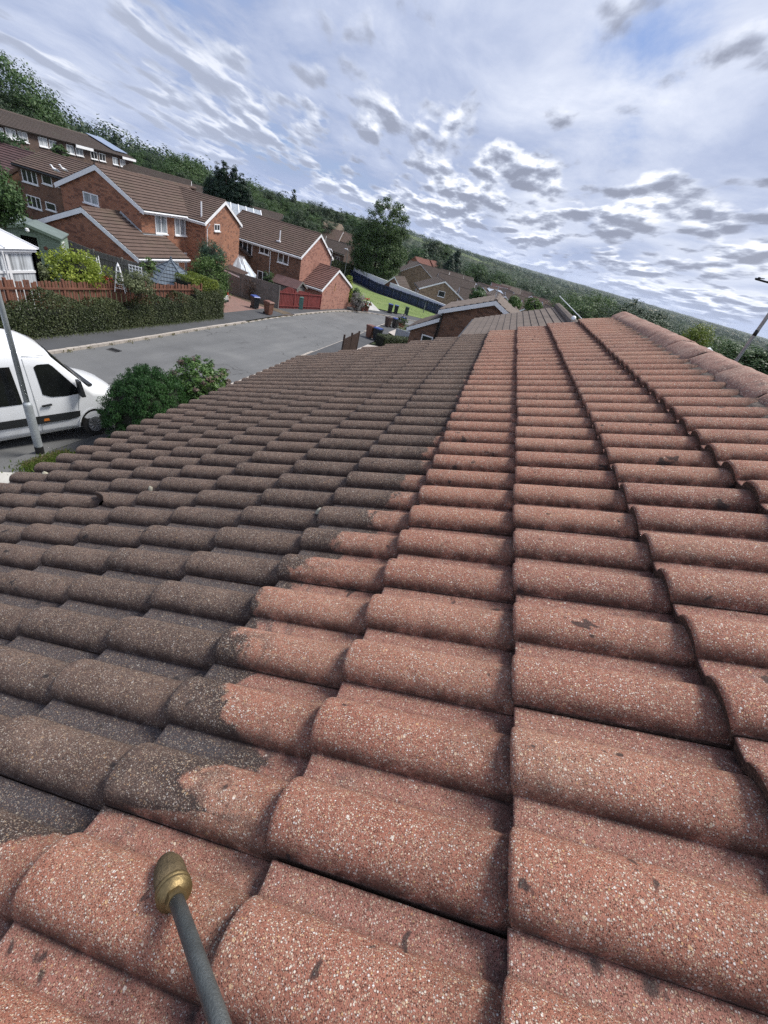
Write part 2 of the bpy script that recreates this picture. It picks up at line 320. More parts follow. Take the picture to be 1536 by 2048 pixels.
# ------------------------------------------------------------------ mesh helpers
class MB:
    def __init__(s): s.v = []; s.f = []; s.m = []
    def poly(s, pts, mat=0):
        b = len(s.v); s.v += [tuple(p) for p in pts]; s.f.append(tuple(range(b, b+len(pts)))); s.m.append(mat)
    def hexa(s, lo, hi, mat=0):           # two rings of 4 (ccw seen from above)
        b = len(s.v); s.v += [tuple(p) for p in lo]+[tuple(p) for p in hi]
        for q in ((3, 2, 1, 0), (4, 5, 6, 7), (0, 1, 5, 4), (1, 2, 6, 5), (2, 3, 7, 6), (3, 0, 4, 7)):
            s.f.append(tuple(b+i for i in q)); s.m.append(mat)
    def box(s, x0, x1, y0, y1, z0, z1, mat=0):
        s.hexa([(x0, y0, z0), (x1, y0, z0), (x1, y1, z0), (x0, y1, z0)], [(x0, y0, z1), (x1, y0, z1), (x1, y1, z1), (x0, y1, z1)], mat)
    def beam(s, a, b, w, h, mat=0, up=(0, 0, 1)):   # box along a-b, w across, h along up
        a = Vector(a); b = Vector(b); d = (b-a).normalized(); up = Vector(up); sdv = d.cross(up)
        if sdv.length < 1e-4: sdv = d.cross(Vector((1, 0, 0)))
        sdv.normalize(); u = sdv.cross(d)
        c = [(-w/2, -h/2), (w/2, -h/2), (w/2, h/2), (-w/2, h/2)]
        s.hexa([a+sdv*i+u*j for i, j in c], [b+sdv*i+u*j for i, j in c], mat)
    def prism(s, pts, vec, mat=0):
        b = len(s.v); n = len(pts); vec = Vector(vec)
        s.v += [tuple(p) for p in pts]+[tuple(Vector(p)+vec) for p in pts]
        s.f.append(tuple(range(b+n-1, b-1, -1))); s.f.append(tuple(range(b+n, b+2*n))); s.m += [mat, mat]
        for i in range(n):
            j = (i+1) % n; s.f.append((b+i, b+j, b+n+j, b+n+i)); s.m.append(mat)
    def tube(s, pts, r, n=10, mat=0, cap=True):
        pts = [Vector(p) for p in pts]; rr = r if isinstance(r, (list, tuple)) else [r]*len(pts); b = len(s.v)
        d0 = (pts[1]-pts[0]).normalized(); ref = Vector((0, 0, 1)) if abs(d0.z) < .9 else Vector((1, 0, 0))
        for i, p in enumerate(pts):
            d = (pts[min(i+1, len(pts)-1)]-pts[max(i-1, 0)]).normalized(); a = d.cross(ref).normalized(); c = d.cross(a)
            for k in range(n):
                t = 2*PI*k/n; s.v.append(tuple(p+(a*math.cos(t)+c*math.sin(t))*rr[i]))
        for i in range(len(pts)-1):
            for k in range(n):
                k2 = (k+1) % n; s.f.append((b+i*n+k, b+(i+1)*n+k, b+(i+1)*n+k2, b+i*n+k2)); s.m.append(mat)
        if cap:
            s.f.append(tuple(b+k for k in range(n))); e = b+(len(pts)-1)*n; s.f.append(tuple(e+k for k in reversed(range(n)))); s.m += [mat, mat]
    def lathe(s, prof, org, axis, n=20, mat=0):
        org = Vector(org); axis = Vector(axis).normalized()
        s.tube([org+axis*z for r, z in prof], [max(r, 1e-4) for r, z in prof], n, mat)
    def build(s, name, mats, parent=None, smooth=False, loc=None):
        me = bpy.data.meshes.new(name); me.from_pydata(s.v, [], s.f)
        for m in (mats if isinstance(mats, (list, tuple)) else [mats]): me.materials.append(MATS[m])
        me.polygons.foreach_set('material_index', s.m)
        co = np.array(s.v); uvl = me.uv_layers.new(name='UVMap'); uv = np.zeros((len(me.loops), 2))
        for p in me.polygons:
            nrm = p.normal
            t = Vector((1, 0, 0)) if abs(nrm.z) > .999 else Vector((-nrm.y, nrm.x, 0)).normalized()
            bb = nrm.cross(t); ids = list(p.vertices); li = p.loop_start; q = co[ids]
            uv[li:li+len(ids), 0] = q@np.array(t); uv[li:li+len(ids), 1] = q@np.array(bb)
        uvl.data.foreach_set('uv', uv.ravel().astype(np.float32))
        if smooth: me.polygons.foreach_set('use_smooth', [True]*len(me.polygons))
        me.update()
        return link(name, me, parent, loc)
def link(name, me, parent=None, loc=None):
    o = bpy.data.objects.new(name, me); COL.objects.link(o)
    if parent: o.parent = parent
    if loc is not None: o.location = loc
    return o
def tag(o, label, cat=None, group=None, kind=None):
    if label: o['label'] = label
    if cat: o['category'] = cat
    if group: o['group'] = group
    if kind: o['kind'] = kind
    return o
def thing(name, label, cat, loc=(0, 0, 0), yaw=0.0, group=None):
    o = bpy.data.objects.new(name, None); COL.objects.link(o); o.location = loc; o.rotation_euler = (0, 0, yaw); o.empty_display_size = .2
    return tag(o, label, cat, group)
def dup(root, loc, yaw, label, scale=None):
    c = root.copy(); COL.objects.link(c); c.location = loc; c.rotation_euler = (0, 0, yaw); c['label'] = label
    if scale: c.scale = scale
    for ch in list(root.children):
        d = ch.copy(); COL.objects.link(d); d.parent = c
        for g2 in list(ch.children):
            e = g2.copy(); COL.objects.link(e); e.parent = d
    return c
def leaf_mesh(name, C, N, size, mat, parent=None, aspect=.55, jit=.5, loc=None, droop=0.0):
    """one small diamond leaf per centre, facing roughly N"""
    C = np.asarray(C, float); N = np.asarray(N, float); n = len(C)
    N = N+rs.normal(0, jit, N.shape); N /= np.linalg.norm(N, axis=1)[:, None]+1e-9
    A = rs.normal(0, 1, N.shape); A[:, 2] -= droop; A -= (A*N).sum(1)[:, None]*N; A /= np.linalg.norm(A, axis=1)[:, None]+1e-9
    B = np.cross(N, A); L = size*(.6+.8*rs.rand(n))[:, None]
    V = np.stack([C-A*L*.5, C+B*L*aspect*.5, C+A*L*.5, C-B*L*aspect*.5], 1).reshape(-1, 3)
    me = bpy.data.meshes.new(name); me.vertices.add(4*n); me.vertices.foreach_set('co', V.ravel().astype(np.float32))
    me.loops.add(4*n); me.loops.foreach_set('vertex_index', np.arange(4*n, dtype=np.int32))
    me.polygons.add(n); me.polygons.foreach_set('loop_start', np.arange(0, 4*n, 4, dtype=np.int32)); me.polygons.foreach_set('loop_total', np.full(n, 4, dtype=np.int32))
    me.materials.append(MATS[mat]); me.update(calc_edges=True)
    return link(name, me, parent, loc)
def lump(D, seed, amp):
    r2 = np.random.RandomState(seed); o = np.zeros(len(D))
    for k in range(6):
        w = r2.normal(0, 1, 3); w *= (1.6+k*.8)/np.linalg.norm(w); o += np.sin(D@w*1.7+r2.rand()*6.28)/(1+.35*k)
    return 1+amp*o/2.2
def crown_pts(rx, ry, rz, cz, nclump, nleaf, cr_, seed, amp=.22, taper=0.0, shell=.45):
    r2 = np.random.RandomState(seed); D = r2.normal(0, 1, (nclump, 3)); D /= np.linalg.norm(D, axis=1)[:, None]
    rad = (shell+(1-shell)*r2.rand(nclump)**.6)*lump(D, seed, amp)
    P = D*rad[:, None]; tp = 1-taper*np.clip((P[:, 2]+1)/2, 0, 1)
    P = P*np.array([rx, ry, rz]); P[:, 0] *= tp; P[:, 1] *= tp; P[:, 2] += cz
    CC = np.repeat(P, nleaf, 0); Q = r2.normal(0, 1, CC.shape); Q /= np.linalg.norm(Q, axis=1)[:, None]
    sz = np.repeat(cr_*(.6+.7*r2.rand(nclump)), nleaf)[:, None]
    X = CC+Q*sz*(r2.rand(len(CC))**.4)[:, None]*np.array([1, 1, .75])
    NN = Q*.8+np.repeat(D, nleaf, 0)*.6+np.array([0, 0, .45])
    return X, NN
def trunk(name, h, r, parent, seed=0, limbs=4, spread=1.5, lean=0.0):
    r2 = random.Random(seed); m = MB()
    m.tube([(0, 0, -.6), (0, 0, .1), (lean*.3, .05, h*.35), (lean*.7, -.05, h*.7), (lean, 0, h)], [r*1.3, r*1.05, r*.8, r*.5, r*.12], 8)
    for i in range(limbs):
        a = r2.random()*6.28; z0 = h*(.35+.4*r2.random()); s_ = spread*(.6+.6*r2.random())
        m.tube([(0, 0, z0), (math.cos(a)*s_*.5, math.sin(a)*s_*.5, z0+h*.1), (math.cos(a)*s_, math.sin(a)*s_, z0+h*.22)], [r*.45, r*.3, r*.08], 6)
    return m.build(name, 'bark', parent)

# ------------------------------------------------------------------ the setting: ground, road, pavements
def ground():
    xs = sorted(set([-6000, -4000, -2500, -1600, -1100, -800, -600, -500, -400, -300, -200, -160, -110, -85, -60, -48, -40, -33, -26, -22, -18, -14, -10, -6, -2, 2, 8, 16, 24, 32, 40, 60, 80, 120, 160, 220, 300, 420, 600, 900, 1400, 2200, 3500, 6000]))
    ys = sorted(set([-300, -120, -60, -30, -15, 0, 10, 20, 30, 40, 50, 60, 75, 90, 105, 120, 140, 160, 185, 210, 250, 290, 330, 370, 410, 450, 520, 600, 700, 800, 900, 1050, 1200, 1350, 1500, 1650, 1800, 1950, 2100, 2300, 2600, 3200, 4500, 7000]))
    m = MB()
    for y in ys:
        for x in xs: m.v.append((x, y, T(x, y)))
    n = len(xs)
    for j in range(len(ys)-1):
        for i in range(n-1): m.f.append((j*n+i, j*n+i+1, (j+1)*n+i+1, (j+1)*n+i)); m.m.append(0)
    return tag(m.build('ground', 'ground_cover', smooth=True), None, kind='structure')
ground()
def gxy(px, py, dz=0.0):
    p = G(px, py, dz); return (p.x, p.y)
def resample(pl, n):
    d = [0]
    for a, b in zip(pl, pl[1:]): d.append(d[-1]+math.dist(a, b))
    return [(float(np.interp(t, d, [p[0] for p in pl])), float(np.interp(t, d, [p[1] for p in pl]))) for t in np.linspace(0, d[-1], n)]
def smoothpl(pl, n=60, it=6):
    q = resample(pl, n)
    for _ in range(it):
        q = [q[0]]+[tuple((q[i-1][k]+2*q[i][k]+q[i+1][k])/4 for k in (0, 1)) for i in range(1, n-1)]+[q[-1]]
    return q
def strip(name, A, B, dz, mat, nx=4):
    m = MB(); n = len(A)
    for a, b in zip(A, B):
        for k in range(nx+1):
            t = k/nx; x = a[0]*(1-t)+b[0]*t; y = a[1]*(1-t)+b[1]*t; m.v.append((x, y, T(x, y)+dz))
    for i in range(n-1):
        for k in range(nx):
            q = (i*(nx+1)+k, (i+1)*(nx+1)+k, (i+1)*(nx+1)+k+1, i*(nx+1)+k+1); m.f.append(q[::-1]); m.m.append(0)
    o = m.build(name, mat); 
    return tag(o, None, kind='structure')
farK = [(-14.6, -12), (-15.1, 2), gxy(130, 706), gxy(300, 679), gxy(400, 661), gxy(500, 646), gxy(540, 638), gxy(600, 631), gxy(660, 624.5), gxy(700, 623.5), gxy(730, 626), gxy(770, 632), gxy(800, 638), gxy(856, 649), (6, 72), (30, 76)]
nearK = [(-9.3, -12), (-9.45, 2), gxy(452, 778), gxy(585, 721), gxy(640, 699), gxy(690, 680), gxy(728, 665), gxy(752, 655), gxy(770, 648), gxy(800, 645.5), gxy(860, 660), (4, 58), (30, 64)]
NK = 110
farK = smoothpl(farK, NK); nearK = smoothpl(nearK, NK)
def offset(pl, d):
    out = []
    for i, p in enumerate(pl):
        a = pl[max(i-1, 0)]; b = pl[min(i+1, len(pl)-1)]; t = Vector((b[0]-a[0], b[1]-a[1])).normalized(); out.append((p[0]-t.y*d, p[1]+t.x*d))
    return out
strip('road', farK, nearK, .02, 'asphalt_road', 8)
fp = [(-17.3, -12), (-17.4, 6), gxy(20, 674), gxy(220, 651), gxy(425, 632), gxy(545, 618), gxy(640, 614), gxy(676, 611), gxy(712, 611), gxy(735, 612), gxy(752, 621), gxy(800, 630), gxy(860, 641)]
fp = smoothpl(fp, NK, 3)
def kerb(name, pl, side, label, low):
    """a row of kerb stones with open joints, dropped where the drives cross it"""
    m = MB(); acc = 0; pts = resample(pl, 260)
    for i in range(len(pts)-1):
        a, b = pts[i], pts[i+1]; t = Vector((b[0]-a[0], b[1]-a[1])).normalized(); nx, ny = -t.y*side, t.x*side
        h = .13
        for (y0, y1) in low:
            if y0 < a[1] < y1: h = .045
        h += random.uniform(-.006, .006); g = .012; w = .14
        a2 = (a[0]+t.x*g, a[1]+t.y*g)
        za, zb = T(*a), T(*b)
        lo = [(a2[0], a2[1], za-.15), (b[0], b[1], zb-.15), (b[0]+nx*w, b[1]+ny*w, zb-.15), (a2[0]+nx*w, a2[1]+ny*w, za-.15)]
        if side < 0: lo = lo[::-1]
        m.hexa(lo, [(p[0], p[1], p[2]+.15+h) for p in lo])
    return tag(m.build(name, 'kerb_stone'), label, 'kerb')
kerb('kerb', [p for p in farK if p[1] < 66 and p[0] < -8], 1, 'pale stone kerb along the far side of the grey road', [(28, 37)])
kerb('kerb', [p for p in nearK if 12.5 < p[1] < 52 and p[0] < -8.5], -1, 'pale low kerb along the near side of the road behind the tiled roof', [(26, 40)])
strip('pavement', resample(fp, 100), resample([p for p in offset(farK, .14) if p[1] < 68 and p[0] < -9.4], 100), .115, 'asphalt_path', 4)
npv = offset(nearK, -.14); npv = [p for p in npv if p[1] < 52]
strip('pavement', resample(npv, 90), resample(offset(npv, -1.7), 90), .105, 'asphalt_path', 3)
def sheet(name, pts, dz, mat, n=10):
    """four-cornered patch of ground laid on the terrain"""
    m = MB(); a, b, c, d = pts
    for i in range(n+1):
        for j in range(n+1):
            u, v = i/n, j/n
            x = (a[0]*(1-u)+b[0]*u)*(1-v)+(d[0]*(1-u)+c[0]*u)*v; y = (a[1]*(1-u)+b[1]*u)*(1-v)+(d[1]*(1-u)+c[1]*u)*v
            m.v.append((x, y, T(x, y)+dz))
    s = (b[0]-a[0])*(d[1]-a[1])-(b[1]-a[1])*(d[0]-a[0])
    for i in range(n):
        for j in range(n):
            q = (i*(n+1)+j, (i+1)*(n+1)+j, (i+1)*(n+1)+j+1, i*(n+1)+j+1); m.f.append(q if s > 0 else q[::-1]); m.m.append(0)
    return tag(m.build(name, mat), None, kind='structure')
sheet('driveway', [(-17.3, 27.6), (-17.25, 36.9), (-25.5, 37.3), (-25.5, 27.9)], .11, 'drive_pavers')
sheet('soil_strip', [(-17.45, 35.6), (-17.5, 37.2), (-24.4, 37.35), (-24.4, 36.7)], .125, 'soil')
# lawn in front of the navy fence
sheet('lawn', [gxy(712, 610), gxy(858, 642), gxy(890, 634), gxy(700, 566)], .14, 'lawn', 14)
sheet('path_slabs', [gxy(735, 622), gxy(760, 625), gxy(742, 606), gxy(728, 603)], .15, 'concrete', 4)
# near left corner: pavement crossing, concrete slab and a strip of verge
sheet('crossover', [(-9.62, 3.0), (-9.62, 7.0), (-8.0, 7.0), (-8.0, 3.0)], .118, 'asphalt_road')
a_, b_ = gxy(0, 985, .13), gxy(40, 940, .13)
sheet('slab', [(-10.0, 5.2), (-7.2, 5.2), (-7.2, gxy(72, 950, .13)[1]), (-8.95, gxy(20, 938, .13)[1])], .135, 'concrete', 6)
# drives on our side further down
sheet('driveway', [gxy(708, 704), gxy(735, 692), gxy(775, 700), gxy(745, 712)], .125, 'concrete_drive', 6)
sheet('driveway', [gxy(776, 667), gxy(793, 660), gxy(850, 685), gxy(830, 700)], .125, 'concrete_drive', 6)
sheet('driveway', [gxy(800, 664), gxy(845, 664), gxy(850, 678), gxy(825, 674)], .13, 'drive_pavers', 5)
# pale fields far out
for k, (a, r0, r1, wd, mt) in enumerate([(3, 2500, 3100, 330, 'field_wheat'), (9, 2300, 2900, 420, 'field_wheat'), (15, 2400, 2700, 300, 'field_green'), (17, 2700, 3300, 380, 'field_wheat'), (24, 2500, 2900, 260, 'field_wheat'), (28, 2500, 3000, 300, 'field_wheat'), (-9.5, 1450, 1720, 190, 'field_green'), (-12.2, 1500, 1900, 130, 'field_green'), (5, 2600, 3300, 300, 'field_green')]):
    t = R(a); ux, uy = math.sin(t), math.cos(t)
    sheet('field', [(ux*r0-uy*wd, uy*r0+ux*wd), (ux*r0+uy*wd, uy*r0-ux*wd), (ux*r1+uy*wd*1.2, uy*r1-ux*wd*1.2), (ux*r1-uy*wd*.9, uy*r1+ux*wd*.9)], .4, mt, 8)

# ------------------------------------------------------------------ the tiled roof under the camera
AL, NN_, S0, V0, GA = .401138, .715508, .20062, -.01293, .326452
er = Vector((math.cos(AL), 0, math.sin(AL))); en = Vector((-math.sin(AL), 0, math.cos(AL)))
def RP(s, v, h): return er*v+Vector((0, s, 0))+en*(h-NN_)
def roof_material():
    m, nt, b, _ = newmat('roof_tile'); co = obj_co(nt)
    uv = nd(nt, 'ShaderNodeTexCoord').outputs['UV']; su = nd(nt, 'ShaderNodeSeparateXYZ', {0: uv})
    s_, v_ = su.outputs[0], su.outputs[1]
    rnd = nd(nt, 'ShaderNodeAttribute', attribute_name='rnd').outputs['Fac']
    pr_ = nd(nt, 'ShaderNodeAttribute', attribute_name='roll').outputs['Fac']
    # --- aggregate: three sizes of grain
    def grains(scale, thr, soft):
        vo = nd(nt, 'ShaderNodeTexVoronoi', {'Vector': nd(nt, 'ShaderNodeVectorMath', {0: co, 1: nd(nt, 'ShaderNodeTexNoise', {'Vector': co, 'Scale': 90., 'Detail': 2}).outputs[1]}, operation='MULTIPLY_ADD').outputs[0] if False else co, 'Scale': scale, 'Randomness': 1.0})
        sp_ = nd(nt, 'ShaderNodeSeparateColor', {0: vo.outputs['Color']})
        return smooth(nt, vo.outputs['Distance'], thr, thr-soft), sp_.outputs[0], sp_.outputs[1]
    g1, a1, b1 = grains(520., .52, .14)
    g2, a2, b2 = grains(330., .50, .10)
    g3, a3, b3 = grains(120., .32, .06)
    big = noise(nt, co, 7.0, 5, .6); mid = noise(nt, co, 34., 4, .6)
    # clean tile: red sand-faced concrete worn back to its grit
    red = ramp(nt, mth(nt, 'ADD', mth(nt, 'MULTIPLY', big, .6), mth(nt, 'MULTIPLY', mid, .4)), [(.34, (.215, .083, .055)), (.5, (.335, .137, .090)), (.66, (.44, .215, .148))])
    tint = ramp(nt, rnd, [(0, (.235, .096, .074)), (.3, (.36, .152, .098)), (.65, (.29, .115, .080)), (1, (.41, .205, .138))])
    red = mixc(nt, .55, red, tint)
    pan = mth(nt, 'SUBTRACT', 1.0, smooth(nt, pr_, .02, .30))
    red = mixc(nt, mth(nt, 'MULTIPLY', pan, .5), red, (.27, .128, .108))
    red = mixc(nt, mth(nt, 'MULTIPLY', smooth(nt, noise(nt, co, 2.6, 5, .65, .5), .52, .72), .45), red, (.36, .215, .15))
    # soiled tile: the same tile under a film of black algae, bluer in the wet pans
    dirt = ramp(nt, mth(nt, 'ADD', mth(nt, 'MULTIPLY', big, .5), mth(nt, 'MULTIPLY', mid, .5)), [(.36, (.050, .034, .028)), (.5, (.100, .068, .056)), (.64, (.18, .120, .092))])
    dirt = mixc(nt, .35, dirt, ramp(nt, rnd, [(0, (.065, .045, .038)), (.5, (.11, .075, .06)), (1, (.15, .095, .072))]))
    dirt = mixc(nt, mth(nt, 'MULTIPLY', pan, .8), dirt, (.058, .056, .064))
    # --- edge of the washed area
    fc = nt.nodes.new('ShaderNodeFloatCurve'); cv = fc.mapping.curves[0]
    pts = [(-.6, -1.25), (.05, -.86), (.13, -.745), (.17, -.70), (.195, -.66), (.215, -.475), (.235, -.445), (.26, -.60), (.285, -.50), (.335, -.465), (.40, -.575), (.44, -.60), (.50, -.585), (.60, -.635), (.66, -.66), (.72, -.65), (.84, -.59), (.92, -.56), (1.0, -.525), (1.1, -.46), (1.2, -.49), (1.3, -.42), (1.4, -.44), (1.55, -.37), (1.7, -.40), (2.2, -.35), (3.0, -.36), (4.0, -.34), (6.2, -.33)]
    X0, X1, Y0, Y1 = -.6, 6.2, -1.3, -.2
    nrm = [((a-X0)/(X1-X0), (c-Y0)/(Y1-Y0)) for a, c in pts]
    while len(cv.points) < len(nrm): cv.points.new(.5, .5)
    for p, (a, c) in zip(cv.points, sorted(nrm)): p.location = (a, c); p.handle_type = 'VECTOR'
    fc.mapping.update()
    nt.links.new(mth(nt, 'DIVIDE', mth(nt, 'SUBTRACT', s_, X0), X1-X0), fc.inputs['Value'])
    vb = mth(nt, 'ADD', mth(nt, 'MULTIPLY', fc.outputs[0], Y1-Y0), Y0)
    wob = mth(nt, 'ADD', mth(nt, 'MULTIPLY', mth(nt, 'SUBTRACT', noise(nt, co, 13., 5, .6, .8), .5), .15), mth(nt, 'MULTIPLY', mth(nt, 'SUBTRACT', noise(nt, co, 60., 4, .7, .6), .5), .05))
    dd = mth(nt, 'SUBTRACT', mth(nt, 'ADD', mth(nt, 'SUBTRACT', v_, vb), wob), mth(nt, 'MULTIPLY', pan, .028))
    clean = smooth(nt, dd, -.010, .012)
    # half-washed band of soot in front of the edge, patches of algae left behind in the cleaned part
    soot = mth(nt, 'MULTIPLY', smooth(nt, dd, -.11, -.01), mth(nt, 'SUBTRACT', 1.0, clean))
    dirt = mixc(nt, mth(nt, 'MULTIPLY', soot, .8), dirt, (.040, .029, .026))
    half = mth(nt, 'MULTIPLY', smooth(nt, dd, .17, .0), smooth(nt, noise(nt, co, 15., 6, .7, 1.0), .50, .62))
    left_ = mth(nt, 'MAXIMUM', mth(nt, 'MULTIPLY', half, .75), mth(nt, 'MULTIPLY', smooth(nt, noise(nt, co, 8.0, 7, .72, .9), .57, .70), .5))
    clean = mth(nt, 'MULTIPLY', clean, mth(nt, 'SUBTRACT', 1.0, left_))
    c = mixc(nt, clean, dirt, red)
    # --- grit: most of the skin is small stones of many colours
    light = ramp(nt, b2, [(0, (.60, .46, .32)), (.25, (.74, .68, .58)), (.45, (.55, .31, .13)), (.6, (.80, .78, .74)), (.8, (.42, .25, .17)), (1, (.70, .52, .33))])
    light1 = ramp(nt, b1, [(0, (.52, .34, .22)), (.3, (.62, .50, .38)), (.5, (.36, .15, .09)), (.7, (.70, .64, .56)), (1, (.46, .26, .17))])
    amt = mth(nt, 'ADD', .50, mth(nt, 'MULTIPLY', clean, .34))
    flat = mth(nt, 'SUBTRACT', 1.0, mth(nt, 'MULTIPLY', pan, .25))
    k1 = mth(nt, 'MULTIPLY', mth(nt, 'MULTIPLY', g1, smooth(nt, a1, .46, .54)), mth(nt, 'MULTIPLY', mth(nt, 'MULTIPLY', amt, .80), flat))
    c = mixc(nt, k1, c, light1)
    kd = mth(nt, 'MULTIPLY', mth(nt, 'MULTIPLY', g1, smooth(nt, a1, .34, .27)), .82)
    c = mixc(nt, kd, c, (.050, .022, .015))
    k2 = mth(nt, 'MULTIPLY', mth(nt, 'MULTIPLY', g2, smooth(nt, a2, .70, .74)), mth(nt, 'MULTIPLY', amt, flat))
    c = mixc(nt, k2, c, light)
    k3 = mth(nt, 'MULTIPLY', mth(nt, 'MULTIPLY', g3, smooth(nt, a3, .962, .966)), mth(nt, 'MULTIPLY', amt, .9))
    c = mixc(nt, k3, c, ramp(nt, b3, [(0, (.78, .70, .56)), (.5, (.62, .38, .17)), (1, (.80, .78, .72))]))
    # black lichen: small dots everywhere, a few blotches that like the pans, dirt plus painted shade at roll feet and laps
    vo4 = nd(nt, 'ShaderNodeTexVoronoi', {'Vector': co, 'Scale': 17., 'Randomness': 1.0}); c4 = nd(nt, 'ShaderNodeSeparateColor', {0: vo4.outputs['Color']})
    dot = mth(nt, 'MULTIPLY', smooth(nt, mth(nt, 'ADD', vo4.outputs['Distance'], mth(nt, 'MULTIPLY', mth(nt, 'SUBTRACT', mid, .5), .5)), mth(nt, 'ADD', .10, mth(nt, 'MULTIPLY', pan, .12)), .05), smooth(nt, c4.outputs[0], .55, .6))
    gm = mth(nt, 'MULTIPLY', nd(nt, 'ShaderNodeAttribute', attribute_name='grime_shade').outputs['Fac'], smooth(nt, noise(nt, co, 24., 5, .7), .30, .58))  # dirt line mixed with contact shade and step shadow painted into the colour
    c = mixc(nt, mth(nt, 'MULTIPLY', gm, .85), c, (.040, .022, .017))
    sp1 = mth(nt, 'MAXIMUM', mth(nt, 'MULTIPLY', smooth(nt, noise(nt, co, 12.0, 3, .75, .4), .665, .71), .8), mth(nt, 'MULTIPLY', dot, .8))
    c = mixc(nt, sp1, c, (.024, .021, .022))
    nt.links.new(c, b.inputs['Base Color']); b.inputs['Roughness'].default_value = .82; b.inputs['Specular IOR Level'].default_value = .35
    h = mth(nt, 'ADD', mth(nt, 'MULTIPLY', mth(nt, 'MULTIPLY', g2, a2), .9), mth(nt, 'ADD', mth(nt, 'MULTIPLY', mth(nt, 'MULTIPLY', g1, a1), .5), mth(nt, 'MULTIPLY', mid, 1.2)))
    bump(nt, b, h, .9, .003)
    # the broken front edges of the tiles, black with moss
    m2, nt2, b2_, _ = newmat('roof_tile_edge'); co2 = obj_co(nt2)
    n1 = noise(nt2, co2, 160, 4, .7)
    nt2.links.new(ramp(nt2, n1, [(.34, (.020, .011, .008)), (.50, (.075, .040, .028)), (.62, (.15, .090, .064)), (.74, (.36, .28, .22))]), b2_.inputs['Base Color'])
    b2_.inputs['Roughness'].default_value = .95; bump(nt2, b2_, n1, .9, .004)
roof_material()
HR, RW = .040, .108
def prof(u):              # round roll with a steep near foot, sharp crease, flat pan
    u = u % .15
    if u < RW:
        t = abs(2*u/RW-1); e = 2.6 if u < RW/2 else 2.0
        f = (1-t**e)**(.56 if u < RW/2 else .75); return HR*f, f
    t = (u-RW)/(.15-RW); return -.002*math.sin(t*PI), 0.0
_r = [0.0, .0006, .002, .005, .011, .020, .032, .045, .058, .071, .083, .093, .101, .106, RW]
_p = [RW, .118, .131, .144]
STR = [_r, _p+[.15], [.15+u for u in _r], [.15+u for u in _p]+[.2978]]      # four strips per tile
US = [u for st in STR for u in st]
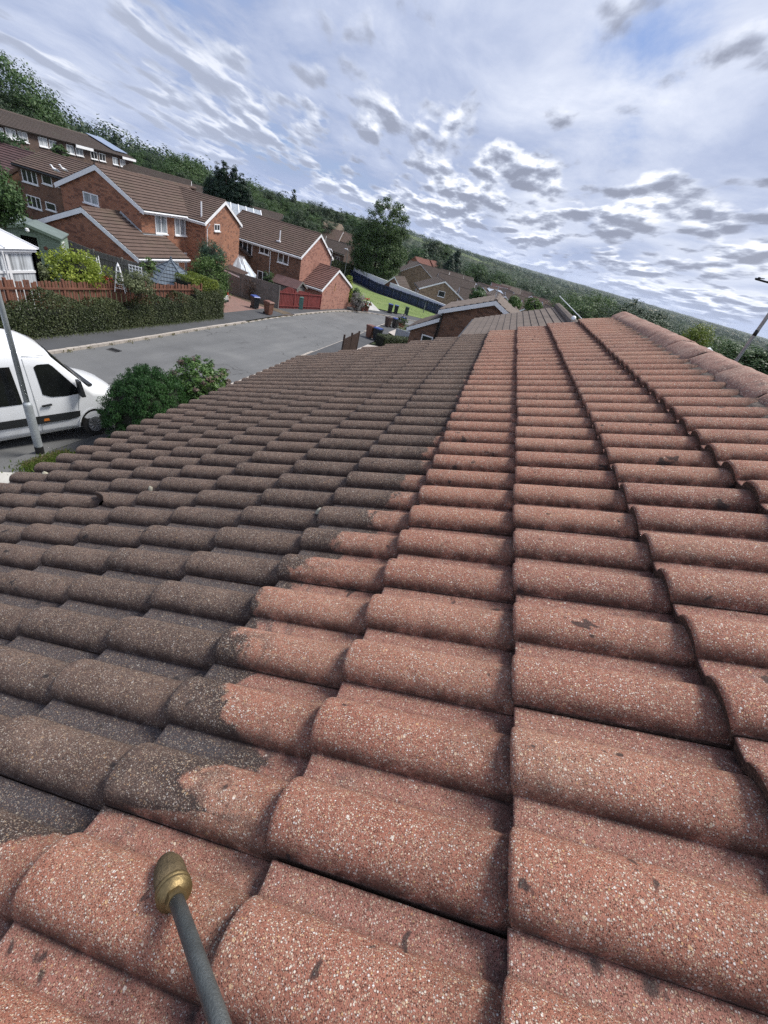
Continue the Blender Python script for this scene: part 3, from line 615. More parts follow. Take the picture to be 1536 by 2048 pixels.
def tiles():
    V, Fc, UV, RL, MI, RN, GR = [], [], [], [], [], [], []
    brk = set(); c_ = 0
    for st in STR: c_ += len(st); brk.add(c_-1)
    for j in range(-9, 3):
        for mcol in range(-3, 18):
            sb = S0+mcol*.3; v_lo = V0+j*GA; 
            near = (sb < 2.2)
            js, jv, jh, rot = random.gauss(0, .0012), random.gauss(0, .003), abs(random.gauss(0, .0014)), random.gauss(0, .006)
            vs = [(0, -.0085), (.003, -.003), (.010, -.0008), (.03, 0), (.1, 0), (.2, 0), (.30, 0), (.395, 0)]
            b0 = len(V); nu = len(US); chipped = (j == -6 and mcol == 3)
            for (dv, dh) in vs:
                for u in US:
                    hh, rl = (0.0, 0.0) if u in (RW, .15, .15+RW) else prof(u)
                    cut = 0.0
                    if chipped and .13 < u < .24 and dv < .15:
                        cut = max(0, .125*(1-((u-.15)/.075)**2)) if u > .15 else .10
                        cut *= (1-dv/.15); cut += .006*math.sin(u*900)
                    lift = .035*(1-dv/.36)-.0045
                    d2 = dh*(.35+.65*rl)
                    # the nose of a roll is slightly rounded in plan: the foot of the arch sits back from its crown
                    nose = .005*(1-rl)**1.5*max(0, 1-dv/.05)
                    s = sb+u+js+rot*dv; v = v_lo+dv+jv+cut+nose+rot*(u-.15)
                    V.append(RP(s, v, hh+lift+d2+jh+.0)); UV.append((s, v)); RL.append(rl)
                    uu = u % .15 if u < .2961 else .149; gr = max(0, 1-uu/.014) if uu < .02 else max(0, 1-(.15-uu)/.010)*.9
                    GR.append(max(gr, max(0, (dv-.27)/.06)*.75, .35*max(0, 1-abs(uu-RW)/.006)))  # strongest at roll feet and under laps: dirt and painted shade together
            nv = len(vs)
            for a in range(nv-1):
                for k in range(nu-1):
                    if k in brk: continue
                    q = (b0+a*nu+k, b0+a*nu+k+1, b0+(a+1)*nu+k+1, b0+(a+1)*nu+k); Fc.append(q[::-1]); MI.append(0)
            # front edge and the two sides, with thickness
            b1 = len(V)
            for k, u in enumerate(US):
                p = V[b0+k]; V.append(p-en*.029+er*.004); UV.append(UV[b0+k]); RL.append(RL[b0+k])
            for k in range(nu-1):
                if k in brk: continue
                Fc.append((b0+k, b0+k+1, b1+k+1, b1+k)); MI.append(1)
            for kk, flip in ((0, False), (nu-1, True)):
                b2 = len(V)
                for a in range(nv):
                    p = V[b0+a*nu+kk]; V.append(p-en*.02); UV.append(UV[b0+a*nu+kk]); RL.append(0)
                for a in range(nv-1):
                    q = (b0+a*nu+kk, b0+(a+1)*nu+kk, b2+a+1, b2+a); Fc.append(q if not flip else q[::-1]); MI.append(1)
            rv = random.random(); RN += [rv]*(len(V)-len(RN)); GR += [0.0]*(len(V)-len(GR))
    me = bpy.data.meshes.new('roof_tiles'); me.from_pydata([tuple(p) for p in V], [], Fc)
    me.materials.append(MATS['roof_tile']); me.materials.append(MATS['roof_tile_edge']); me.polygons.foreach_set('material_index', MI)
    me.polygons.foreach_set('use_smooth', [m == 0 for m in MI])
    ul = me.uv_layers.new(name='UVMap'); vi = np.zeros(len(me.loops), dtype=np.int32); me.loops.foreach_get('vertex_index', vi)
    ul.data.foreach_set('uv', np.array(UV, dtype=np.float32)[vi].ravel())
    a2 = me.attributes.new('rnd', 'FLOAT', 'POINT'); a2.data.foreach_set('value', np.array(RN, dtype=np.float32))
    a3 = me.attributes.new('grime_shade', 'FLOAT', 'POINT'); a3.data.foreach_set('value', np.array(GR, dtype=np.float32))
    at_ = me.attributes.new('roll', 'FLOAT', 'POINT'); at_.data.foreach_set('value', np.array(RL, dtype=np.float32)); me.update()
    return me
house = thing('house', 'house under the camera with half washed red and brown tiled roof', 'house')
link('roof_tiles', tiles(), house)
VER = S0+5.4
m = MB()   # boarding and felt below the tiles, and the far slope
m.poly([RP(-1, -3.0, -.03), RP(-1, 1.2, -.03), RP(VER-.03, 1.2, -.03), RP(VER-.03, -3.0, -.03)][::-1])
apx = RP(0, 1.16, 0); 
m.poly([(apx.x, -1, apx.z-.01), (apx.x, VER-.03, apx.z-.01), (apx.x+4, VER-.03, apx.z-1.75), (apx.x+4, -1, apx.z-1.75)][::-1])
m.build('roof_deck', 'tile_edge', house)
m = MB(); ev = RP(0, -2.9, 0)
yv = VER-.16
m.poly([(ev.x+.35, yv, -7.2), (ev.x+.35, yv, ev.z-.02), (apx.x, yv, apx.z-.16), (apx.x+4, yv, apx.z-1.9), (apx.x+4, yv, -7.2)][::-1])
m.poly([(ev.x+.35, -1, -7.2), (ev.x+.35, yv, -7.2), (ev.x+.35, yv, ev.z-.03), (ev.x+.35, -1, ev.z-.03)][::-1])
m.poly([(apx.x+4, -1, -7.2), (apx.x+4, yv, -7.2), (apx.x+4, yv, apx.z-1.9), (apx.x+4, -1, apx.z-1.9)])
m.build('wall', 'brick_brown', house)
m = MB(); gx = RP(0, V0-9*GA+.06, 0)
m.tube([(gx.x-.02, -1, gx.z-.07), (gx.x-.02, VER, gx.z-.07)], .055, 10); m.build('gutter', 'van_black', house)
# ridge: mortar bed and half-round ridge tiles
RX, RZ, RR = 1.325, -.305, .145
m = MB(); nseg = 120; r3 = random.Random(3)
prev = None
for i in range(nseg+1):
    y = -1+(VER+1-.02)*i/nseg; w = r3.uniform(-.012, .012)+.012*math.sin(y*21); top = r3.uniform(-.006, .010)
    vv = (RX-.105)/math.cos(AL)-.28*0
    p0 = Vector((RX-.185+w, y, 0)); p0.z = math.tan(AL)*p0.x-NN_/math.cos(AL)+.012
    p1 = Vector((RX-.160+w*.5, y, p0.z+.024+top)); p2 = Vector((RX-.09, y, RZ+.09))
    cur = (p0-Vector((.01, 0, .03)), p0, p1, p2)
    if prev:
        for k in range(3): m.poly([prev[k], cur[k], cur[k+1], prev[k+1]][::-1])
    prev = cur
m.build('mortar_bed', 'mortar', house, smooth=True)
def ridge_tile(y0, y1, k):
    m = MB(); n = 18; rg = random.Random(k); dz = rg.uniform(-.005, .005); dx = rg.uniform(-.006, .006); dz2 = rg.uniform(-.005, .005); tw = rg.uniform(-.03, .03)
    ys = [y0, y0+.006]+[y0+(y1-y0)*t for t in (.15, .4, .6, .85)]+[y1-.006, y1]
    for i, y in enumerate(ys):
        e = -.006 if i in (0, len(ys)-1) else 0
        t = (y-y0)/(y1-y0)
        for q in range(n+1):
            a = PI*(q/n)*1.16-.08*PI+tw; r = RR+e+.003*math.sin(q*1.7+k)+.002*math.sin(y*40+q)
            m.v.append((RX+dx-r*math.cos(a)*1.06, y, RZ+dz+(dz2-dz)*t+r*math.sin(a)*1.04))
    N = n+1
    for i in range(len(ys)-1):
        for q in range(n): m.f.append((i*N+q, (i+1)*N+q, (i+1)*N+q+1, i*N+q+1)); m.m.append(0)
    b = len(m.v)
    for i in (0, len(ys)-1):     # closed, mortared ends
        ring = [m.v[i*N+q] for q in range(N)]
        m.poly(ring if i else ring[::-1], 1 if i else 1)
    o = m.build('ridge_tile', ['ridge_concrete', 'mortar'], house, smooth=False)
    o.data.polygons.foreach_set('use_smooth', [len(p.vertices) == 4 for p in o.data.polygons]); return o
def ridge_mat():
    m, nt, b, _ = newmat('ridge_concrete'); co = obj_co(nt)
    vo = nd(nt, 'ShaderNodeTexVoronoi', {'Vector': co, 'Scale': 170.}); cs = nd(nt, 'ShaderNodeSeparateColor', {0: vo.outputs['Color']})
    gr = mth(nt, 'MULTIPLY', smooth(nt, vo.outputs['Distance'], .46, .34), smooth(nt, cs.outputs[0], .74, .78))
    base = ramp(nt, mth(nt, 'ADD', mth(nt, 'MULTIPLY', noise(nt, co, 8, 5, .6), .6), mth(nt, 'MULTIPLY', noise(nt, co, 70, 3, .6), .4)), [(.35, (.17, .085, .062)), (.5, (.27, .14, .105)), (.66, (.36, .215, .165))])
    st = noise(nt, nd(nt, 'ShaderNodeMapping', {0: co, 3: (14, 70, 14)}).outputs[0], 1.0, 5, .7)
    base = mixc(nt, mth(nt, 'MULTIPLY', smooth(nt, st, .50, .66), .75), base, (.06, .048, .042))
    base = mixc(nt, mth(nt, 'MULTIPLY', smooth(nt, noise(nt, co, 4, 4, .6), .48, .66), .45), base, (.34, .23, .175))
    c = mixc(nt, mth(nt, 'MULTIPLY', gr, .7), base, (.66, .56, .45))
    nt.links.new(c, b.inputs['Base Color']); b.inputs['Roughness'].default_value = .85
    bump(nt, b, mth(nt, 'ADD', noise(nt, co, 120, 4, .7), mth(nt, 'MULTIPLY', st, .8)), .7, .003)
ridge_mat()
yy = -.95; k = 0
while yy < VER+.02:
    y1 = min(yy+.452, VER+.05)
    if y1-yy > .2: ridge_tile(yy+.004, y1-.004, k)
    yy += .452; k += 1
def blob(s, v, r, seed, sq=1.0, th=.008):
    m = MB(); rg = random.Random(seed); n = 14; h0 = prof((s-S0))[0]+.018
    ring = [(r*(.75+.4*rg.random()), 2*PI*i/n) for i in range(n)]
    c = RP(s, v, h0+th); m.v.append(tuple(c))
    for f, hh in ((.55, th), (1.0, -.004)):
        for q, a in ring: 
            ss, vv = s+q*f*math.cos(a), v+q*f*math.sin(a)*sq; m.v.append(tuple(RP(ss, vv, prof(ss-S0)[0]+.012+hh)))
    for i in range(n):
        j = (i+1) % n; m.f += [(0, 1+j, 1+i), (1+i, 1+j, 1+n+j, 1+n+i)]; m.m += [0, 0]
    return m
for k, (px, py, r) in enumerate([(779, 893, .021), (460, 872, .02), (642, 1022, .022), (363, 898, .018), (297, 972, .016), (88, 1218, .022), (90, 945, .02)]):
    d = ray(px, py); t = (-NN_+.05)/d.dot(en); P = d*t
    blob(P.y, P.dot(er), r, k).build('lichen_patch', 'lichen', house, smooth=True)

# ------------------------------------------------------------------ cleaning lance held over the tiles
tip = ray(333, 1722)*.60; back = ray(352, 1800)*.535; ax = (back-tip).normalized()
L0 = (back-tip).length
lance = thing('pressure_lance', 'steel cleaning lance with brass nozzle held over the washed tiles', 'lance', tuple(back))
m = MB(); rel = tip-back
def lat(prf, n, mat, name, smooth_=True):
    q = MB(); q.lathe([(r, z) for r, z in prf], rel, ax, n, 0); return q.build(name, mat, lance, smooth=smooth_)
k = L0/.09
lat([(.002, 0), (.0105, .0), (.0135, .0025*k), (.0142, .010*k), (.0148, .0125*k), (.0182, .0165*k), (.0198, .025*k), (.0206, .040*k), (.0208, .064*k)], 28, 'brass', 'nozzle_body')
lat([(.0205, .0645*k), (.0222, .0655*k), (.0222, .070*k), (.0208, .0708*k), (.0208, .073*k), (.0219, .074*k), (.0219, .078*k), (.0185, .0795*k), (.0185, .082*k), (.002, .0825*k)], 28, 'brass_bright', 'nozzle_collar')
lat([(.002, .082*k), (.0128, .0825*k), (.0128, .095*k), (.002, .0955*k)], 6, 'brass_bright', 'lock_nut', False)
q = MB(); p0 = back-ax*.006; p1 = ray(395, 1920)*.445; p2 = ray(440, 2048)*.385; p3 = ray(500, 2230)*.34
q.tube([p0-back, (p0*.5+p1*.5)-back+Vector((0, 0, .004)), p1-back+Vector((0, 0, .0)), p2-back, p3-back], .0088, 18); q.build('lance_tube', 'lance_steel', lance, smooth=True)

# ------------------------------------------------------------------ things on the far slope of our roof: aerial mast and vent guard
mp = at(1470, 725, 3.9); mt = thing('tv_aerial', 'tall grey aerial mast with black yagi beyond the ridge', 'aerial', (mp.x, mp.y, mp.z-.6))
m = MB(); H_ = 3.2; m.tube([(0, 0, -.4), (0, 0, H_)], .0115, 14); m.build('mast', 'steel_galv', mt, smooth=True)
for z in (.78, 1.0, 1.26):
    m = MB(); m.tube([(0, 0, z), (0, 0, z+.035)], .0127, 14); m.build('tape_band', 'tape_black', mt, smooth=True)
yb = px_y(1511, 558, mp.y); m = MB(); zz = yb.z-(mp.z-.6); xx = yb.x-mp.x
m.beam((xx, 0, zz), (xx+1.3, 0, zz), .010, .010)
for i in range(16):
    x0 = xx+.02+i*.075; m.tube([(x0, -.06, zz+.008), (x0, .06, zz+.008)], .003, 6); m.beam((x0-.004, 0, zz), (x0-.004, 0, zz+.014), .008, .012)
m.build('yagi_boom', 'tape_black', mt)
vp = at(1414, 705, 4.3); vg = thing('vent_guard', 'white wire balloon guard on a vent pipe behind the ridge', 'vent guard', (vp.x, vp.y, vp.z-.05))
m = MB()
for i in range(8):
    a = PI*2*i/8; m.tube([(.05*math.cos(a), .05*math.sin(a), -.05), (.062*math.cos(a), .062*math.sin(a), .01), (.045*math.cos(a), .045*math.sin(a), .062), (0, 0, .085)], .0035, 6)
m.build('cage', 'white_upvc', vg, smooth=True)
m = MB(); m.tube([(0, 0, -1.2), (0, 0, -.04)], .052, 16); m.build('pipe', 'white_paint', vg, smooth=True)

# ------------------------------------------------------------------ houses
def frame_on(wall, L, D):
    return {'front': (lambda u, o, z: (u, -o, z)), 'back': (lambda u, o, z: (u, D+o, z)), 'right': (lambda u, o, z: (L+o, u, z)), 'left': (lambda u, o, z: (-o, u, z))}[wall]
def window(parent, L, D, wall, u, z, w, h, n=2, glass='glass_dark', sill=True, frame='white_upvc', bars=0, name='window'):
    f = frame_on(wall, L, D); m = MB()
    def bx(u0, u1, z0, z1, o0, o1, mm=m):
        a = [f(u0, o0, z0), f(u1, o0, z0), f(u1, o1, z0), f(u0, o1, z0)]; b = [f(u0, o0, z1), f(u1, o0, z1), f(u1, o1, z1), f(u0, o1, z1)]
        if wall in ('front', 'right'): a = a[::-1]; b = b[::-1]
        if wall == 'right': a = a[::-1]; b = b[::-1]
        if wall == 'back': pass
        mm.hexa(a, b)
    t = .065
    bx(u-w/2, u+w/2, z+h-t, z+h, -.05, .045); bx(u-w/2, u+w/2, z, z+t, -.05, .045)
    bx(u-w/2, u-w/2+t, z+t, z+h-t, -.05, .045); bx(u+w/2-t, u+w/2, z+t, z+h-t, -.05, .045)
    for i in range(1, n):
        c = u-w/2+w*i/n; bx(c-t*.55, c+t*.55, z+t, z+h-t, -.05, .04)
    for i in range(bars):
        zz = z+h*(i+1)/(bars+1); bx(u-w/2+t, u+w/2-t, zz-.015, zz+.015, -.05, .035)
    if sill: bx(u-w/2-.06, u+w/2+.06, z-.07, z-.002, -.05, .11)
    o = m.build(name, frame, parent)
    g = MB(); bx(u-w/2+t*.9, u+w/2-t*.9, z+t*.9, z+h-t*.9, -.04, .012, g); g.build('pane', glass, o)
    return o
def slope(m, x0, x1, ye, ze, yr, zr_, course=.33, step=.045, th=.07):
    """one roof pitch from the eave (ye,ze) to the ridge (yr,zr_): overlapping courses with real steps. mats 0 tile 1 edge"""
    ln = math.hypot(yr-ye, zr_-ze); n = max(3, round(ln/course)); dy, dz = (yr-ye)/ln, (zr_-ze)/ln; s = 1 if dy > 0 else -1
    ny, nz = -dz*s, abs(dy)
    def P(x, t, h): return (x, ye+dy*t+ny*h, ze+dz*t+nz*h)
    for i in range(n):
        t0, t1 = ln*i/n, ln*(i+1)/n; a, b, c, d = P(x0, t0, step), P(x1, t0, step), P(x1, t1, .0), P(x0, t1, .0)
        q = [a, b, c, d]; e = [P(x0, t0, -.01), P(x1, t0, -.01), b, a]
        m.poly(q if s > 0 else q[::-1], 0); m.poly(e if s > 0 else e[::-1], 1)  # step face takes the dark edge, painting in the course shadow
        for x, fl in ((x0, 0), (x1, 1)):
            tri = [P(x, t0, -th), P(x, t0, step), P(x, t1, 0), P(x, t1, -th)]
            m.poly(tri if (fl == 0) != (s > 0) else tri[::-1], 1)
    und = [P(x0, 0, -th), P(x1, 0, -th), P(x1, ln, -th), P(x0, ln, -th)]
    m.poly(und[::-1] if s > 0 else und, 1)
    fr = [P(x0, 0, -th), P(x1, 0, -th), P(x1, 0, -.01), P(x0, 0, -.01)]; m.poly(fr if s > 0 else fr[::-1], 1)
def gable_house(name, label, loc, yaw, L, D, He, rise, wallm, roofm, wins=(), oh=.32, vg=.12, barge=('left', 'right'), fascia=('front', 'back'), course=.33, cat='house', group=None, deep=3.0, fl=None, yr=None, hb=None, trim='white_paint', step=.045, ridge_m=None, downs=(), gut='white_paint', bh=.24):
    """ridge along local x. eave height He above the loc; yr: where the ridge stands across the depth; hb: back eave height"""
    t = thing(name, label, cat, loc, yaw, group)
    yr = D/2 if yr is None else yr; hb = He if hb is None else hb; zr_ = He+rise
    m = MB()
    m.poly([(0, 0, -deep), (L, 0, -deep), (L, 0, He), (0, 0, He)]); m.poly([(L, D, -deep), (0, D, -deep), (0, D, hb), (L, D, hb)])
    m.poly([(0, D, -deep), (0, 0, -deep), (0, 0, He), (0, yr, zr_-.03), (0, D, hb)]); m.poly([(L, 0, -deep), (L, D, -deep), (L, D, hb), (L, yr, zr_-.03), (L, 0, He)])
    m.build('wall', wallm, t)
    k1 = rise/yr if yr > 0 else 0; k2 = (zr_-hb)/(D-yr) if D > yr else 0; up = .10
    m = MB()
    if yr > .01: slope(m, -vg, L+vg if fl is None else fl, -oh, He-oh*k1+up, yr, zr_+up, course, step)
    if D-yr > .01: slope(m, -vg, L+vg, D+oh, hb-oh*k2+up, yr, zr_+up, course, step)
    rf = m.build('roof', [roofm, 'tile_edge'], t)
    m = MB(); n = max(2, round((L+2*vg)/.45))
    for i in range(n):
        a = -vg-.01+(L+2*vg+.02)*i/n; b = -vg-.01+(L+2*vg+.02)*(i+1)/n-.015; dz = random.uniform(-.008, .008)
        m.tube([(a, yr, zr_+up-.03+dz), (b, yr, zr_+up-.03+dz)], .115, 8)
    m.build('ridge', ridge_m or roofm, t)
    for side in barge:
        m = MB(); x = -vg-.012 if side == 'left' else L+vg+.012
        for (ya, za, yb_, zb) in ((-oh-.02, He-oh*k1+up, yr, zr_+up), (D+oh+.02, hb-oh*k2+up, yr, zr_+up)):
            if abs(yb_-ya) < .4: continue
            pts = [(x-.014, ya, za-bh), (x-.014, yb_, zb-bh), (x-.014, yb_, zb-.015), (x-.014, ya, za-.015)]
            m.prism(pts if ya < yb_ else pts[::-1], (.028, 0, 0))
        m.build('bargeboard', trim, t)
    for side in fascia:
        y = -oh if side == 'front' else D+oh; z = (He-oh*k1 if side == 'front' else hb-oh*k2)+up; s = -1 if side == 'front' else 1
        xe = L+vg if (fl is None or side == 'back') else fl; m = MB(); m.box(-vg+.02, xe-.02, min(y+s*.0, y-s*.03), max(y, y-s*.03), z-.24, z-.075); m.box(-vg+.02, xe-.02, min(y-s*.03, y-s*(oh)), max(y-s*.03, y-s*oh), z-.235, z-.215); m.build('fascia', trim, t)
        m = MB(); m.tube([(-vg, y+s*.055, z-.10), (xe, y+s*.055, z-.10)], .055, 8); m.build('gutter', gut, t)
    for (wall, u) in downs:
        f = frame_on(wall, L, D); m = MB(); m.tube([f(u, .30, He-.10), f(u, .08, He-.45), f(u, .08, -1)], .036, 8); m.build('downpipe', gut, t)
    for w in wins: window(t, L, D, *w[:5], **(w[5] if len(w) > 5 else {}))
    return t
def pwin(t, L, D, wall, x0, x1, y0, y1, **kw):
    """a window measured in the photograph (its left, right, top and bottom), set into the wall it lies in"""
    c, s_ = math.cos(-t.rotation_euler.z), math.sin(-t.rotation_euler.z)
    def hit(px, py):
        d = ray(px, py); o = -Vector(t.location); d = Vector((c*d.x-s_*d.y, s_*d.x+c*d.y, d.z)); o = Vector((c*o.x-s_*o.y, s_*o.x+c*o.y, o.z))
        k = {'front': -o.y/d.y, 'back': (D-o.y)/d.y, 'left': -o.x/d.x, 'right': (L-o.x)/d.x}[wall]; P = o+d*k
        return (P.x if wall in ('front', 'back') else P.y), P.z
    xm, ym = (x0+x1)/2, (y0+y1)/2; ua, za = hit(x0, ym); ub, zb_ = hit(x1, ym); zt_ = hit(xm, y0)[1]; zl = hit(xm, y1)[1]
    return window(t, L, D, wall, (ua+ub)/2, zl, abs(ub-ua), zt_-zl, **kw)
NC = dict(n=3, glass='glass_curtain'); NC2 = dict(n=2, glass='glass_curtain')

# house A: gable towards us, front wall with net curtains towards the road
A = gable_house('brick_house', 'orange brick house with white bargeboard and net curtains beside the grey summerhouse', (-25.5, 29.1, -7.94), PI/2, 10.2, 6.4, 5.0, 1.56, 'brick_orange', 'tile_brown',
    [('front', 4.3, .2, 1.5, 2.2, NC2)], downs=(('front', 5.95),), bh=.30, barge=('left',), fl=6.2)
pwin(A, 10.2, 6.4, 'front', 310, 333, 430, 467, **NC2); pwin(A, 10.2, 6.4, 'front', 349, 379, 437, 471, **NC); pwin(A, 10.2, 6.4, 'left', 168, 197, 387, 408, **NC2)
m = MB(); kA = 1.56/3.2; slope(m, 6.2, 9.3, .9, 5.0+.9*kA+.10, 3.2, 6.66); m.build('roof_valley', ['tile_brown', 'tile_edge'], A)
# its side extension, lower roof wrapping the corner
X = gable_house('house_extension', 'low brick extension with sloping brown roof behind the green shed', (-23.62, 26.2, -7.6), PI/2, 4.8, 7.8, 2.2, 1.72, 'brick_orange', 'tile_brown', [('front', 2.9, -.1, 2.4, 1.9, dict(n=2, glass='glass_blind'))], barge=('left',), vg=.16, yr=3.6, fascia=('front',), deep=3.5, bh=.30)
m = MB(); m.beam((2.82, 3.5, 3.98), (2.82, 1.9, 3.12), .05, .30, up=(0, -.4, 1)); m.beam((2.80, 1.86, 3.14), (4.75, 1.86, 3.14), .36, .04); m.build('flashing', 'grey_lead', X)
# its neighbour, gable towards the road
A2 = gable_house('brick_house', 'orange brick house end with small window in its gable facing the road', (-33.0, 32.3, -8.25), R(11), 9.2, 7.1, 5.2, 1.45, 'brick_orange', 'tile_brown', [], barge=('right',), downs=(('right', .12),))
m = MB(); m.tube([(8.75, .3, 5.3), (8.75, .3, 6.4)], .06, 10); m.build('vent_pipe', 'white_paint', A2)
pwin(A2, 9.2, 7.1, 'right', 428, 439, 448, 462, n=2)
A3 = gable_house('house_extension', 'small low brown roof between the gabled brick house and the house with covered conservatory', (-26.0, 43.6, -8.6), PI/2, 3.2, 5.5, 2.9, 2.3, 'brick_brown', 'tile_brown', [], yr=5.45, barge=(), fascia=())
# house B, side on, dark upstairs windows
B = gable_house('brick_house', 'brown brick house with long tiled roof behind the grey and red fences', (-29.3, 44.3, -9.2), R(-2), 9.0, 7.2, 4.85, 1.95, 'brick_brown', 'tile_brown',
    [('front', 6.75, -.2, 2.3, 2.05, dict(n=3))],
    downs=(('front', 5.65),), vg=.14, barge=('left', 'right'))
for q in ((476, 505, 476, 508, 3), (519, 539, 491, 508, 2), (556, 578, 502, 527, 2), (515, 535, 543, 566, 2)): pwin(B, 9.0, 7.2, 'front', *q[:4], n=q[4])
m = MB(); m.tube([(6.0, .9, 5.3), (6.0, .9, 6.35)], .06, 10); m.box(5.8, 6.2, .6, 1.2, 5.35, 5.45); m.build('vent_pipe', 'white_paint', B)
BP = MB(); BP.poly([(9.004, .004, -3), (9.004, 7.196, -3), (9.004, 7.196, 4.85), (9.004, 3.6, 6.75), (9.004, .004, 4.85)]); BP.build('sunlit_gable_wall', 'brick_pink', B)  # paler brick skin on the road gable: sunlight put into the wall colour
GB = gable_house('brick_garage', 'pink brick garage with reddish tiled roof beside the small yellow conifer', (-20.3, 44.9, -9.25), R(-2), 2.3, 7.8, 2.5, 1.65, 'brick_pink', 'tile_red', [], vg=.1, barge=('right',), yr=3.5)
# house behind A and the purple roof at the frame edge
H3 = gable_house('brick_house', 'brown brick house with two rows of dark windows behind the big gable', (-40.85, 33.6, -8.1), 0, 9.0, 5.2, 5.18, 1.1, 'brick_brown', 'tile_brown', [], trim='wood_brown', gut='black_plastic')
for q in ((45, 74, 339, 366, 3), (85, 104, 351, 369, 1), (56, 82, 393, 416, 3), (93, 112, 406, 421, 1)): pwin(H3, 9.0, 5.2, 'front', *q[:4], n=q[4])
H4 = gable_house('brick_house', 'house with plum coloured roof at the left edge above the laurel', (-50.4, 32.0, -7.9), 0, 8.4, 9, 3.2, 2.5, 'brick_brown', 'tile_purple', [('front', 8.0, 1.4, .6, 1.0, dict(n=1))], trim='wood_brown', gut='black_plastic')

# the brown terrace on the rise, in units with a stepped roof
k1 = at(-30, 246, 60.0); k2 = at(266, 325, 84.0)
ang = math.atan2(k2.y-k1.y, k2.x-k1.x); Lt = math.hypot(k2.x-k1.x, k2.y-k1.y)
zb = (k1.z+k2.z)/2; tslope = (k2.z-k1.z)
TR = gable_house('terrace_block', 'long dark brown terrace with white windows on the rise below the tall trees', (k1.x, k1.y, zb-4.70), ang, Lt, 7.0, 5.0, 1.0, 'brick_dark', 'tile_grey', [], trim='white_paint', barge=('right',), gut='black_plastic', oh=.35, fascia=(), bh=.2)
def on_terrace(px, py):            # u, z on the terrace front
    d = ray(px, py); n = Vector((math.sin(ang), -math.cos(ang), 0)); P = d*(Vector((k1.x, k1.y, 0)).dot(n)/d.dot(n)); return (P.x-k1.x)*math.cos(ang)+(P.y-k1.y)*math.sin(ang), P.z-(zb-5.05)
for (px0, py0, px1, py1, nn, gl) in [(-3, 255, 6, 271, 2, 'glass_blind'), (11, 257, 31, 277, 2, 'glass_blind'), (35, 263, 54, 283, 2, 'glass_blind'), (77, 275, 94, 293, 2, 'glass_blind'), (98, 281, 113, 297, 2, 'glass_curtain'), (133, 290, 147, 307, 2, 'glass_curtain'), (151, 295, 165, 311, 2, 'glass_curtain'), (181, 303, 194, 318, 2, 'glass_dark'), (198, 307, 210, 322, 2, 'glass_dark'), (225, 315, 236, 329, 2, 'glass_curtain'), (240, 319, 250, 333, 2, 'glass_curtain')]:
    pwin(TR, Lt, 7.0, 'front', px0, px1, py0, py1, n=nn, glass=gl)
for u0, u1 in ((.47, .60), (.86, 1.0)):
    m = MB(); m.box(Lt*u0, Lt*u1, -.42, -.36, 4.72, 4.98); m.build('fascia', 'white_paint', TR)
for u0 in (.14, .36, .62, .84):
    m = MB(); m.tube([(Lt*u0, -.06, 4.7), (Lt*u0, -.06, 0)], .05, 6); m.build('downpipe', 'black_plastic', TR)
m = MB(); kk = 1.0/3.5
m.prism([(Lt*.845, .45, 5.0+.45*kk+.24), (Lt*.985, .45, 5.0+.45*kk+.24), (Lt*.985, 3.7, 5+3.7*kk+.24), (Lt*.845, 3.7, 5+3.7*kk+.24)], (0, 0, .05)); m.build('solar_panel', 'solar', TR)

# dark terraces further along
def far_gable(name, label, px, py, rng, yaw, L, D, He, rise, wallm, roofm, wins=(), trim='white_paint', barge=('left', 'right'), group=None, anchor='mid', **kw):
    """px,py: the line of sight to the ridge middle / right end / left end"""
    P = at(px, py, rng); c, s = math.cos(yaw), math.sin(yaw); ux = {'mid': L/2, 'right': L, 'left': 0}[anchor]
    o = Vector((P.x-c*ux+s*D/2, P.y-s*ux-c*D/2, P.z-He-rise-.2))
    kw.setdefault('fascia', ('front',))
    return gable_house(name, label, tuple(o), yaw, L, D, He, rise, wallm, roofm, wins, trim=trim, barge=barge, group=group, deep=5.0, gut='black_plastic', **kw)
W1 = lambda L: [('front', L*.25, 2.9, 1.5, 1.1, dict(n=2)), ('front', L*.72, 2.9, 1.5, 1.1, dict(n=2))]
far_gable('terrace_block', 'dark terrace end with white bargeboard left of the black conifer', 381, 360, 82, R(35), 30, 8, 5.2, 1.2, 'brick_dark', 'tile_grey', [('front', 29-2.2*i, 3.0, 1.2, 1.1, dict(n=2)) for i in range(0, 12)], anchor='right', bh=.16)
far_gable('house', 'dark gabled house with white edge just right of the black conifer', 482, 394, 88, R(35), 12, 8.5, 5.2, 1.5, 'brick_dark', 'tile_grey', [], anchor='right', bh=.16)
far_gable('house', 'dark low roof with white gable edge behind the long tiled roof', 565, 428, 97, R(35), 14, 8, 5.0, 1.5, 'brick_dark', 'tile_grey', [], anchor='right', bh=.16)
far_gable('house', 'small dark white edged gable peeping over the middle brick roof', 420, 396, 68, R(35), 8, 5, 3.0, 1.0, 'brick_dark', 'tile_grey', [], anchor='right', bh=.14)
lean = at(470, 418, 62); lt = thing('greenhouse', 'grey glazed lean-to roof below the dark white edged gable', 'greenhouse', (lean.x, lean.y, lean.z-2.5), R(35))
m = MB(); m.prism([(-3, -1.8, 1.7), (3, -1.8, 1.7), (3, 1.6, 2.9), (-3, 1.6, 2.9)], (0, 0, .04)); m.build('glazing', 'glass_curtain', lt)
m = MB()
for i in range(8): m.beam((-3+i*.857, -1.82, 1.76), (-3+i*.857, 1.6, 2.96), .09, .07)
m.box(-3, 3, -1.8, -1.7, -2.5, 1.7); m.build('frame', 'white_paint', lt)

